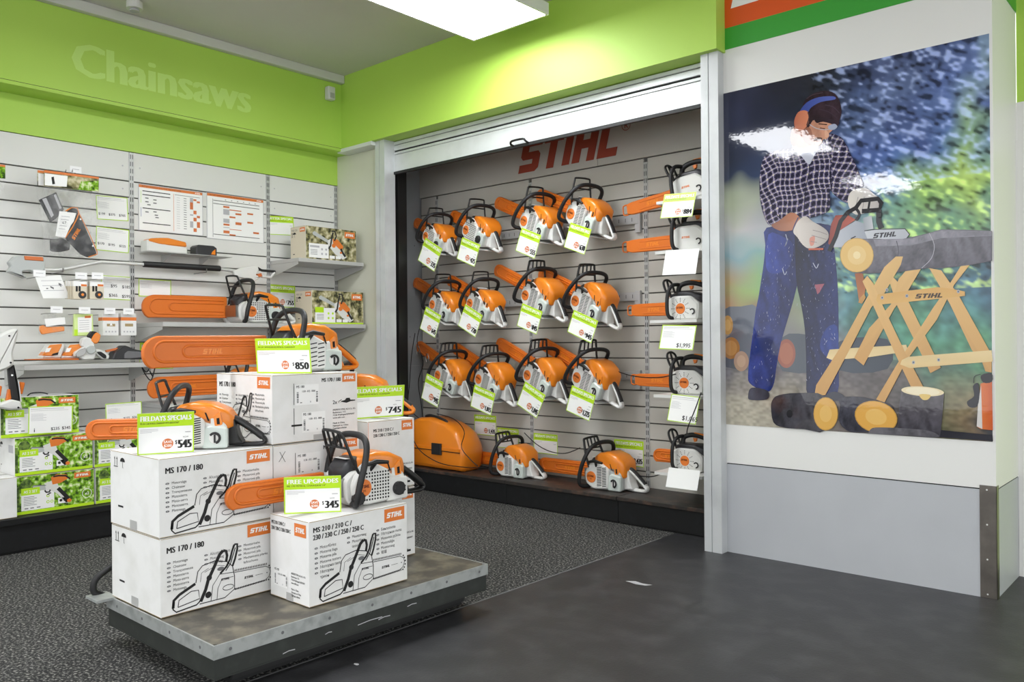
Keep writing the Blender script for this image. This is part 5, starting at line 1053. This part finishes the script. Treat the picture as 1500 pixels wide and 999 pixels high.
# ================================================================== WOODCUTTER MURAL (a flat printed picture)
def hx(h): return lin(h)
MY = YB-.0025
def W2(px, py): p = AY(px, py, MY); return (p.x, p.z)
bl = W2(1063.6, 621.4); br = W2(1454.2, 646); tl = W2(1060.5, 137.5); tr = W2(1452, 47.8)
mx0, mx1, mz0, mz1 = bl[0], br[0], min(bl[1], br[1]), (tl[1]+tr[1])/2
_h = {}
def vnoise(x, y, seed=0):
    xi, yi = math.floor(x), math.floor(y); fx, fy = x-xi, y-yi; fx = fx*fx*(3-2*fx); fy = fy*fy*(3-2*fy)
    def g(a, b):
        k = (a, b, seed)
        if k not in _h: _h[k] = random.Random(a*7349+b*912+seed*31).random()
        return _h[k]
    return (g(xi, yi)*(1-fx)+g(xi+1, yi)*fx)*(1-fy)+(g(xi, yi+1)*(1-fx)+g(xi+1, yi+1)*fx)*fy
COLS = [1065, 1105, 1145, 1185, 1225, 1265, 1305, 1345, 1385, 1425, 1450]
TAB = """2a2c3c 2a2d3f 23252f 25272f 20242c 2c3450 4a5578 3c4668 46557c 5a6a96 6a7fa0
30344a 2a2d40 262a38 20242c 303a50 4a5a80 5a6a90 4a5878 56689a 5f74a0 7f95a0
2a2f42 2a3046 2a3044 2a3044 45557a 56688c 3f4d75 4a5a85 5a70a0 86a088 56689a
2c3448 2e3a55 354566 3a4a68 50649a 4a5c90 5068a0 3f5080 5570a0 7a9a70 6a84a0
a4ac94 9aa090 7c8494 5a6f88 58709c 4a6090 5a7898 86a85a 90b060 a8c46a 7a9a70
b4b4b0 a8a6a8 989ca0 7a8c9c 6a86a0 6e8c90 6a9480 7aa060 5f8a70 88a85e 6a8c70
7c98a0 789a98 88a0a0 8a9c98 6f8c90 5a8070 4f7a68 5a8a60 5f8f60 56886a 5a8870
a08a60 84a464 809878 6a8c78 4f7a80 47708a 3f6a70 44706a 3f6470 4a6a80 3c5a70
9a7450 8a7058 7a7468 88907a 5a8088 4f8070 4a7a68 548a70 4f7f80 46707a 3a5a6c
7a7a7c 84888e 7c7c80 7c7a78 70787a 4f7870 4a8070 4a8868 4a8066 528868 3f6a68
6f6c70 6c6870 68646a 6a6664 6a6464 605c5e 5c5656 5c6058 4f7060 508060 486a58
a8a294 a8a294 9c968a 8a8478 6f6864 645e5c 5c5654 504c4c 6a6a50 8a7a5c 4a4a4c
b0aa9a b0aa9a a09a8c 8a8478 6f6864 645e5c 5c5654 504c4c 6a6a50 6a5a4c 3a3a3e"""
TAB = [[hx(c) for c in r.split()] for r in TAB.split('\n')]
CU_ = [(W2(c, 400)[0]-mx0)/(mx1-mx0) for c in COLS]
def tabcol(u, v):
    v = min(.9999, max(0, v))*12; r = int(v); fv = v-r
    c = 0
    while c < 9 and u > CU_[c+1]: c += 1
    fu = min(1, max(0, (u-CU_[c])/(CU_[c+1]-CU_[c])))
    a, b, d, e = TAB[r][c], TAB[r][c+1], TAB[r+1][c], TAB[r+1][c+1]
    return [(a[k]*(1-fu)+b[k]*fu)*(1-fv)+(d[k]*(1-fu)+e[k]*fu)*fv for k in range(3)]
NX, NY = 230, 320; vs = []; cs = []; fs = []
for j in range(NY+1):
    for i in range(NX+1):
        u, v = i/NX, j/NY; X, Z = mx0+(mx1-mx0)*u, mz1-(mz1-mz0)*v
        wu = u+(vnoise(u*14, v*20, 1)-.5)*.09; wv = v+(vnoise(u*14, v*20, 2)-.5)*.05; c = tabcol(wu, wv)
        lu, lv = u+v*.45, v-u*.35
        leaf = max(0, min(1, (u-.28)*3.5+(.15-v)*.3))*(1 if v < .62 else .35)
        n = vnoise(lu*24, lv*56, 3)*.5+vnoise(lu*52, lv*120, 4)*.5
        k = 1.18+leaf*(.12+(n-.5)*1.8)
        if v < .62 and leaf > .4:
            if n > .55: c = [c[q]*(1-min(.5, (n-.55)*3))+b_*min(.5, (n-.55)*3) for q, b_ in enumerate(hx('a4b4dc' if v < .34 else 'c0dc78')[:3])]
            if n < .36: c = [q*(1-min(.6, (.36-n)*5)) for q in c]
        if v > .80: k *= .92+(vnoise(u*70, v*150, 5)-.5)*.45
        elif v > .58 and u > .45: k *= 1+(vnoise(u*40, v*60, 6)-.5)*.8
        cs.append((*[max(0, min(1, q*k)) for q in c], 1)); vs.append((X, MY, Z))
for j in range(NY):
    for i in range(NX): a = j*(NX+1)+i; fs.append((a, a+NX+1, a+NX+2, a+1))
mb = MB(); mb.col = []
MP = M['mural_print']
mb.v = vs; mb.col = cs; mb.f = fs; mb.mats = [MP]; mb.m = [0]*len(fs); mb.sm = [False]*len(fs)
# board behind the print
FM = FY(0, MY, 0); LAY = [0.0]
def Q(pts, c): return [W2(c[0]+a/c[2], c[1]+b/c[2]) for a, b in pts]
A_ = (1050, 100, 3.33); B_ = (1200, 40, 2.775); C_ = (1050, 340, 3.12); D_ = (1200, 340, 3.123)
def art_poly(pts, cr, c1, c2=None, d=None, smooth=True, jitter=0, ramp='x', grain=0):
    """a printed patch: outline filled as a fine fan so that its colour can vary"""
    LAY[0] += .00002; P = Q(pts, cr)
    if smooth and len(P) > 3: P = [tuple(q) for q in catmull([V((a, b)) for a, b in P], 3, True)]
    P = ccw(P); dd = .0003+LAY[0]; n = len(P); xs = [p[0] for p in P]; zs_ = [p[1] for p in P]; c1 = hx(c1); c2 = hx(c2) if c2 else c1
    def col(x, z):
        t = (x-min(xs))/(max(xs)-min(xs)+1e-9) if ramp == 'x' else (max(zs_)-z)/(max(zs_)-min(zs_)+1e-9)
        g = 1+(vnoise(x*60, z*60, 9)-.5)*grain; return tuple(max(0, min(1, (c1[k]*(1-t)+c2[k]*t)*g)) for k in range(3))+(1,)
    b = len(mb.v); mb.v += [tuple(FM.p(x, z, dd)) for x, z in P]; mb.col += [col(x, z) for x, z in P]; mb.f.append(tuple(range(b, b+n))); mb.m.append(0); mb.sm.append(False)
    if grain >= .25:
        LAY[0] += .00001; dd = .0003+LAY[0]; st = .006; z = min(zs_); an = random.Random(int(abs(P[0][0])*1e4)).random()*6
        while z < max(zs_):
            x = min(xs)
            while x < max(xs):
                cr_ = [(x, z), (x+st, z), (x+st, z+st), (x, z+st)]
                if all(inpoly(P, *q) for q in cr_):
                    t = (x-min(xs))/(max(xs)-min(xs)+1e-9) if ramp == 'x' else (max(zs_)-z)/(max(zs_)-min(zs_)+1e-9)
                    def c_at(a, b): g = 1+((vnoise(a*45+b*12+an, b*14-a*8, 21)-.5)*1.1+(vnoise(a*160, b*120, 22)-.5)*.5)*grain; return tuple(max(0, min(1, (c1[k]*(1-t)+c2[k]*t)*g)) for k in range(3))+(1,)
                    b = len(mb.v); mb.v += [tuple(FM.p(*q, dd)) for q in cr_]; mb.col += [c_at(*q) for q in cr_]; mb.f.append((b, b+1, b+2, b+3)); mb.m.append(0); mb.sm.append(False)
                x += st
            z += st
def inpoly(P, x, z):
    c = False; n = len(P); j = n-1
    for i in range(n):
        if (P[i][1] > z) != (P[j][1] > z) and x < (P[j][0]-P[i][0])*(z-P[i][1])/(P[j][1]-P[i][1])+P[i][0]: c = not c
        j = i
    return c
def art_line(pts, cr, w, c, smooth=True, closed=False):
    LAY[0] += .00002; P = Q(pts, cr); P = [tuple(q) for q in catmull([V(p) for p in P], 3, closed)] if smooth and len(P) > 2 else P
    mb.line(FM, P, w, MP, .0003+LAY[0], col=hx(c), closed=closed)
def art_disc(cx, cy, rx, ry, cr, c, rings=None, rot=0):
    o = [(cx+rx*math.cos(a)*math.cos(rot)-ry*math.sin(a)*math.sin(rot), cy+rx*math.cos(a)*math.sin(rot)+ry*math.sin(a)*math.cos(rot)) for a in (2*PI*k/24 for k in range(24))]
    art_poly(o, cr, c, smooth=False)
    for s, c3 in (rings or []): art_poly([(cx+(p[0]-cx)*s, cy+(p[1]-cy)*s) for p in o], cr, c3, smooth=False)
# far logs
art_poly([(40, 350), (110, 340), (180, 340), (170, 460), (60, 470), (38, 440)], C_, '5c5f68', '6e7480'); art_disc(50, 425, 24, 44, C_, 'b88a4a', [(.6, 'c89c5c')])
art_poly([(45, 480), (160, 460), (155, 620), (60, 620), (38, 600)], C_, '4c4e58', '70747e'); art_disc(65, 530, 40, 50, C_, '9a6a3a', [(.7, 'b07e48')]); art_disc(112, 590, 34, 46, C_, 'a88a78', [(.6, 'b89a84')])
art_poly([(300, 480), (420, 470), (560, 520), (560, 620), (300, 635)], C_, '5a6068', '4a525e'); art_disc(318, 555, 42, 66, C_, '9a5f50', [(.75, 'a86a54')]); art_poly([(560, 500), (780, 490), (780, 625), (560, 632)], C_, '4c5460', '39424e')
# trousers
art_poly([(228, -20), (222, 60), (215, 140), (203, 220), (190, 300), (178, 360), (165, 460), (152, 560), (143, 650), (150, 690), (200, 722), (240, 728), (262, 690), (272, 620), (290, 520), (315, 430), (345, 330), (368, 240), (400, 100), (390, -20)], C_, '2c3a80', '1c2348', grain=.7)
art_poly([(370, -25), (360, 120), (366, 240), (385, 330), (402, 440), (408, 560), (410, 660), (415, 740), (480, 750), (552, 735), (556, 600), (557, 450), (555, 300), (548, 180), (535, 60), (520, -30)], C_, '14182e', '243066', grain=.8)
art_poly([(500, 440), (550, 430), (556, 560), (552, 610), (500, 570), (470, 520)], C_, '26387c', '2c428c', grain=.4); art_poly([(236, 10), (300, 20), (350, 60), (330, 160), (270, 190), (225, 160)], C_, '34469a', '242f66', grain=.4); art_poly([(180, 480), (260, 500), (250, 560), (170, 560)], C_, '2a3878', '202a58', grain=.4)
art_poly([(447, 240), (492, 236), (470, 275), (460, 284)], C_, 'a05a6a', smooth=False); 
for q in (((300, 165), (310, 195), (320, 180)), ((440, 140), (455, 165), (465, 145)), ((315, 10), (322, 40), (312, 65), (325, 30))): art_line(q, C_, .004, 'b0b4c8')
rr = random.Random(3)
for k in range(260):
    x, y = rr.uniform(170, 540), rr.uniform(30, 700)
    if 275+(y-200)*-.05 < x < 395 and y > 330 and x < 300+(700-y)*.2+90 and x > 300-(y-300)*.1: continue
    if y > 250 and (x < 205-(y-250)*.1): continue
    a = rr.uniform(1.0, 2.2); l = rr.uniform(4, 12); art_line([(x, y), (x+l*math.cos(a), y+l*math.sin(a))], C_, rr.uniform(.001, .0022), rr.choice(('8a90b8', '9aa0c0', 'b8bcd0')), smooth=False)
art_poly([(145, 745), (152, 718), (175, 710), (235, 725), (238, 760), (200, 768), (150, 765)], C_, '4a4a58', '34343e', grain=.4); art_poly([(495, 748), (540, 728), (585, 750), (560, 770), (505, 765)], C_, '3a3c48')
# shirt (plaid is part of the print)
SH = [(385, 388), (330, 395), (290, 402), (250, 418), (225, 450), (212, 520), (210, 600), (218, 670), (232, 720), (252, 762), (280, 760), (320, 735), (362, 700), (385, 712), (420, 730), (470, 728), (515, 712), (552, 690), (556, 640), (552, 595), (575, 618), (610, 645), (640, 655), (652, 622), (690, 590), (716, 572), (704, 530), (680, 470), (655, 420), (640, 385), (615, 345), (590, 328), (555, 320), (530, 345), (500, 380), (440, 400)]
LAY[0] += .00002; P = [tuple(q) for q in catmull([V(p) for p in Q(SH, A_)], 3, True)]; P = ccw(P)
# fill by clipping a fine grid against the outline, so each thread of the check keeps its own colour
def inside(x, z):
    c = False; n = len(P); j = n-1
    for i in range(n):
        if (P[i][1] > z) != (P[j][1] > z) and x < (P[j][0]-P[i][0])*(z-P[i][1])/(P[j][1]-P[i][1])+P[i][0]: c = not c
        j = i
    return c
d0 = .0003+LAY[0]; b = len(mb.v); mb.v += [tuple(FM.p(x, z, d0)) for x, z in P]; mb.col += [hx('2c2a44')]*len(P); mb.f.append(tuple(range(b, b+len(P)))); mb.m.append(0); mb.sm.append(False)
LAY[0] += .00002; st = .0034; x0, x1, z0_, z1_ = min(p[0] for p in P), max(p[0] for p in P), min(p[1] for p in P), max(p[1] for p in P)
z = z0_
while z < z1_:
    x = x0
    while x < x1:
        if inside(x+st/2, z+st/2) and inside(x, z) and inside(x+st, z+st):
            sleeve = x > W2(A_[0]+560/A_[2], 250)[0]; sl2 = x < W2(A_[0]+300/A_[2], 250)[0]; ang = -.35 if sleeve else (.28 if sl2 else .06); wob = .006*math.sin(z*38)+.006*math.sin(x*31)
            a = (x*math.cos(ang)+z*math.sin(ang)+wob)/.030; c_ = (-x*math.sin(ang)+z*math.cos(ang)+wob)/.030
            fa, fc = a % 1, c_ % 1; la = fa < .26; lc = fc < .26; t = .5+.5*vnoise(x*18, z*18, 12)
            base = 'd2c8b8' if (la and lc) else ('8f86a0' if (la or lc) else ('1c1a30' if (.5 < fa < .76 or .5 < fc < .76) else '322e4e')); q = hx(base); col = tuple(min(1, q[k]*(.55+.6*t)) for k in range(3))+(1,)
            b = len(mb.v); mb.v += [tuple(FM.p(*w_, .0003+LAY[0])) for w_ in ((x, z), (x+st, z), (x+st, z+st), (x, z+st))]; mb.col += [col]*4; mb.f.append((b, b+1, b+2, b+3)); mb.m.append(0); mb.sm.append(False)
        x += st
    z += st
art_line([(440, 420), (455, 490), (440, 560), (430, 640), (425, 720)], A_, .004, '1c1a30'); art_line([(250, 600), (285, 700), (320, 740)], A_, .004, '1c1a30'); art_line([(555, 480), (560, 600)], A_, .005, '1c1a30')
art_line([(485, 575), (520, 600), (560, 560), (545, 470), (500, 500), (485, 575)], A_, .003, '16142a', smooth=False)
# head
art_poly([(370, 385), (385, 330), (440, 320), (500, 370), (470, 440), (450, 470), (415, 430)], A_, 'd0d0dc', 'b8bccc'); art_poly([(376, 380), (360, 340), (375, 290), (420, 300), (450, 350), (440, 390)], A_, '8c5a44', 'b0785c')
art_poly([(448, 262), (500, 252), (545, 262), (575, 275), (568, 300), (545, 322), (540, 345), (520, 348), (512, 366), (490, 384), (462, 378), (430, 372), (405, 340), (420, 290)], A_, 'a8705a', 'd8a084', grain=.3)
art_poly([(412, 250), (415, 210), (430, 160), (470, 125), (530, 110), (578, 125), (602, 165), (610, 215), (598, 260), (578, 278), (545, 262), (500, 246), (470, 256), (450, 290), (430, 300)], A_, '2a1c20', '3a2a34', grain=.8)
art_poly([(404, 215), (440, 168), (500, 142), (570, 138), (578, 153), (510, 165), (462, 192), (446, 216), (425, 212)], A_, '3a4a90', '5a6ab8'); art_poly([(384, 292), (380, 255), (398, 216), (430, 206), (452, 222), (450, 262), (432, 294), (402, 304)], A_, 'b86a50', 'd88a68'); art_line([(446, 215), (452, 240), (440, 280)], A_, .006, '4a3438')
art_poly([(424, 300), (455, 290), (470, 330), (480, 372), (455, 374), (425, 350)], A_, '8a5442', 'a06a52'); art_poly([(530, 300), (548, 318), (546, 338), (530, 334)], A_, 'e0ac90'); art_poly([(480, 250), (520, 240), (560, 250), (600, 262), (585, 285), (560, 272), (520, 262), (490, 268)], A_, '2a1e24', '3a2c38')
art_line([(440, 150), (470, 130), (520, 120)], A_, .004, '4a3a44'); art_line([(530, 180), (570, 190), (600, 220)], A_, .004, '4a3a48'); art_line([(500, 200), (550, 215), (590, 245)], A_, .004, '40323e')
art_line([(455, 275), (490, 295), (540, 300), (585, 285)], A_, .004, 'b8b4b8'); art_poly([(545, 283), (575, 272), (590, 285), (575, 300), (552, 300)], A_, 'a8b0c8'); art_line([(505, 292), (530, 296)], A_, .005, '5a3830'); art_poly([(470, 352), (490, 338), (515, 340), (512, 350), (490, 354)], A_, '5a3c34'); art_line([(488, 358), (508, 358)], A_, .003, '7a3a34'); art_line([(498, 272), (540, 276)], A_, .005, '3a2420')
# forearm, gloves
art_poly([(268, 765), (305, 745), (365, 703), (408, 735), (380, 785), (330, 795), (290, 785)], A_, '8c5c48', 'c08468'); art_line([(400, 728), (384, 760), (372, 795)], A_, .007, '4a4a6a')
art_poly([(402, 742), (435, 722), (470, 748), (510, 770), (545, 800), (542, 838), (500, 870), (452, 880), (420, 860), (395, 825), (375, 800), (385, 768)], A_, 'd8d0c8', 'b0a8a4', grain=.2); art_poly([(455, 830), (480, 820), (475, 860), (458, 865)], A_, 'd09080')
for q in ([(470, 790), (510, 800), (540, 812)], [(465, 815), (500, 825), (535, 835)], [(460, 845), (490, 850)]): art_line(q, A_, .003, '8c8484')
art_poly([(118, 700), (135, 665), (190, 654), (225, 680), (250, 700), (245, 735), (200, 752), (150, 762), (125, 735)], B_, 'dcd6ce', 'b8b2b0', grain=.2)
for q in ([(160, 690), (150, 730)], [(185, 690), (178, 740)], [(210, 695), (205, 740)]): art_line(q, B_, .003, '908a8c')
# saw of the picture
art_poly([(38, 880), (50, 800), (68, 765), (115, 762), (150, 782), (110, 810), (75, 835), (60, 895)], B_, '8c4038', 'b85a48', smooth=False); art_poly([(60, 895), (76, 832), (150, 786), (188, 800), (200, 850), (196, 895)], B_, 'c0c4cc', '9ca2ae', smooth=False); art_poly([(180, 775), (215, 765), (222, 820), (185, 825)], B_, '9aa0a8', 'c4c8cc', smooth=False)
art_poly([(185, 828), (230, 822), (350, 819), (368, 842), (352, 862), (315, 872), (200, 868)], B_, 'c8ccd2', 'b4b8c0', smooth=False); art_line([(185, 828), (230, 822), (350, 819), (369, 842), (352, 864), (315, 874)], B_, .004, '2c2c34', smooth=False)
a = W2(1200+220/2.775, 40+858/2.775); LAY[0] += .00002
for q in LOGO: mb.v += [tuple(FM.p(a[0]+x*.029, a[1]+y*.024, .0003+LAY[0])) for x, y in q]; mb.col += [hx('2a2a32')]*len(q); n = len(mb.v); mb.f.append(tuple(range(n-len(q), n))); mb.m.append(0); mb.sm.append(False)
art_line([(42, 910), (70, 850), (88, 790), (118, 752), (150, 735), (172, 705), (240, 697), (254, 715), (246, 742), (175, 748)], B_, .022, '17171f', smooth=False); art_line([(244, 742), (244, 790), (254, 818)], B_, .026, '17171f', smooth=False); art_line([(208, 700), (200, 745)], B_, .010, '17171f'); art_line([(150, 735), (165, 760), (150, 785)], B_, .014, '20202a'); art_line([(130, 860), (150, 850)], B_, .006, '2a2a32')
art_line([(450, 883), (522, 882)], A_, .010, 'c06048', smooth=False)
# big log and saw horse
def stick(pts, c1='e0b878', c2='c89858'): art_poly(pts, D_, c1, c2, smooth=False, ramp='y', grain=.15)
stick([(165, 190), (200, 185), (215, 250), (205, 310), (185, 325), (180, 290)], 'a05c38', 'b87848')
stick([(335, 200), (372, 240), (558, 620), (510, 645), (490, 600), (360, 340), (322, 225)]); stick([(505, 165), (560, 175), (640, 290), (790, 560), (790, 642), (762, 637), (745, 590), (700, 540), (600, 330)])
stick([(35, 575), (50, 537), (400, 515), (410, 545), (230, 572), (60, 585)], 'd8c08c', 'e4cc98'); stick([(700, 75), (732, 80), (725, 105), (620, 240), (540, 400), (400, 590), (300, 780), (262, 765), (360, 600), (520, 350), (590, 250)])
stick([(460, 105), (495, 103), (490, 130), (410, 265), (345, 350), (285, 460), (205, 610), (162, 575), (230, 440), (330, 330), (365, 215)])
art_poly([(153, 32), (250, 30), (360, 36), (430, 22), (500, 5), (560, -12), (700, -10), (792, -5), (792, 132), (700, 150), (560, 166), (500, 165), (350, 185), (200, 190), (150, 180)], D_, '75737c', '5c5a64', smooth=False, ramp='y', grain=.7)
art_poly([(250, 34), (420, 30), (560, -8), (790, -4), (790, 18), (560, 28), (420, 62), (260, 66)], D_, '8e8c96', '8a8892', smooth=False, grain=.5); art_line([(505, 5), (528, 60), (515, 120), (470, 165)], D_, .003, 'b0aeb8'); art_line([(355, 40), (365, 90), (352, 140)], D_, .004, '55535c')
art_disc(174, 106, 77, 79, D_, 'c8a058', [(.96, 'e2bc74'), (.55, 'e8c888'), (.22, 'f2dca8')])
stick([(352, 112), (385, 112), (375, 150), (300, 280), (240, 345), (150, 520), (30, 745), (-20, 750), (-12, 700), (90, 540), (215, 310), (300, 160)]); stick([(190, 300), (208, 282), (215, 300), (198, 328), (180, 322)], 'c89858', 'b88848')
stick([(200, 225), (222, 200), (250, 235), (290, 330), (400, 560), (478, 708), (425, 715), (365, 590), (255, 350)]); stick([(270, 285), (545, 252), (600, 258), (668, 272), (668, 292), (600, 300), (275, 332), (262, 310)], 'd8a860', 'dcb068')
stick([(410, 570), (790, 540), (795, 592), (415, 622), (372, 605), (380, 585)], 'e4cc98', 'd8bc84')
for q in ((290, 300), (403, 292), (638, 272), (433, 596), (548, 584), (312, 265)): art_disc(*q, 7, 8, D_, 'a8acb4', [(.5, '60646c')])
a = W2(1200+440/3.123, 340+304/3.123); LAY[0] += .00002
for q in LOGO: mb.v += [tuple(FM.p(a[0]+x*.032, a[1]+y*.022, .0003+LAY[0])) for x, y in q]; mb.col += [hx('3a2a1c')]*len(q); n = len(mb.v); mb.f.append(tuple(range(n-len(q), n))); mb.m.append(0); mb.sm.append(False)
# front logs, stump, can
art_poly([(250, 800), (258, 765), (285, 745), (370, 735), (500, 752), (500, 905), (400, 900), (310, 893), (262, 870)], C_, '34343c', '4c4a50', grain=.8); art_disc(500, 830, 56, 76, C_, 'c89c50', [(.95, 'dfae5c'), (.5, 'e6bc70')]); art_disc(335, 830, 14, 18, C_, '1e1e24')
art_poly([(92, 860), (98, 790), (92, 758), (180, 752), (260, 768), (340, 800), (330, 900), (170, 915), (120, 900)], D_, '40404a', '34343c', grain=.8); art_disc(262, 845, 99, 72, D_, 'c89848', [(.95, 'e0aa54'), (.5, 'e8bc6c')], rot=.25)
art_poly([(378, 720), (368, 800), (362, 905), (378, 915), (470, 930), (556, 938), (566, 830), (573, 738)], D_, '5a565c', '44424a', smooth=False, ramp='y', grain=.8); art_disc(475, 728, 98, 22, D_, 'e8d8b0', [(.8, 'f0e4c4')], rot=.07); art_poly([(460, 742), (510, 744), (500, 765), (475, 766)], D_, 'e0c070')
art_poly([(228, 918), (245, 896), (300, 893), (400, 898), (505, 908), (548, 938), (400, 930), (240, 922)], D_, '6c6a70', '5c5a60', grain=.6); art_poly([(560, 905), (795, 928), (797, 955), (553, 938)], D_, '2c2c34', smooth=False)
art_poly([(740, 692), (792, 680), (796, 906), (740, 900), (724, 890)], D_, 'e08048', 'c85a28', smooth=False); art_poly([(728, 790), (742, 700), (748, 900), (722, 888)], D_, 'd8d4d0', smooth=False); art_poly([(742, 655), (790, 645), (792, 684), (752, 688)], D_, '1c1c24'); art_poly([(705, 705), (728, 690), (735, 740), (725, 795), (690, 800), (678, 775), (710, 750)], D_, '20202a'); art_line([(708, 690), (712, 660), (740, 650)], D_, .003, '2a2a32')
mb.prism(FY(0, MY+.0022, 0), [(mx0, mz0), (mx1, mz0), (mx1, mz1), (mx0, mz1)], 0, .0018, 'paper')
o = mb.build('wall_mural'); tag(o, 'large glossy picture of a man in a check shirt sawing a log on a sawhorse', 'mural')
# ================================================================== LIGHT, VIEW
w = bpy.data.worlds.new('world'); bpy.context.scene.world = w; w.use_nodes = True
w.node_tree.nodes['Background'].inputs[0].default_value = (.97, .985, 1, 1); w.node_tree.nodes['Background'].inputs[1].default_value = WORLD
sc = bpy.context.scene; sc.view_settings.view_transform = 'Standard'; sc.view_settings.look = 'None'; sc.view_settings.exposure = EXPO; sc.view_settings.gamma = 1; sc.view_settings.use_curve_mapping = False
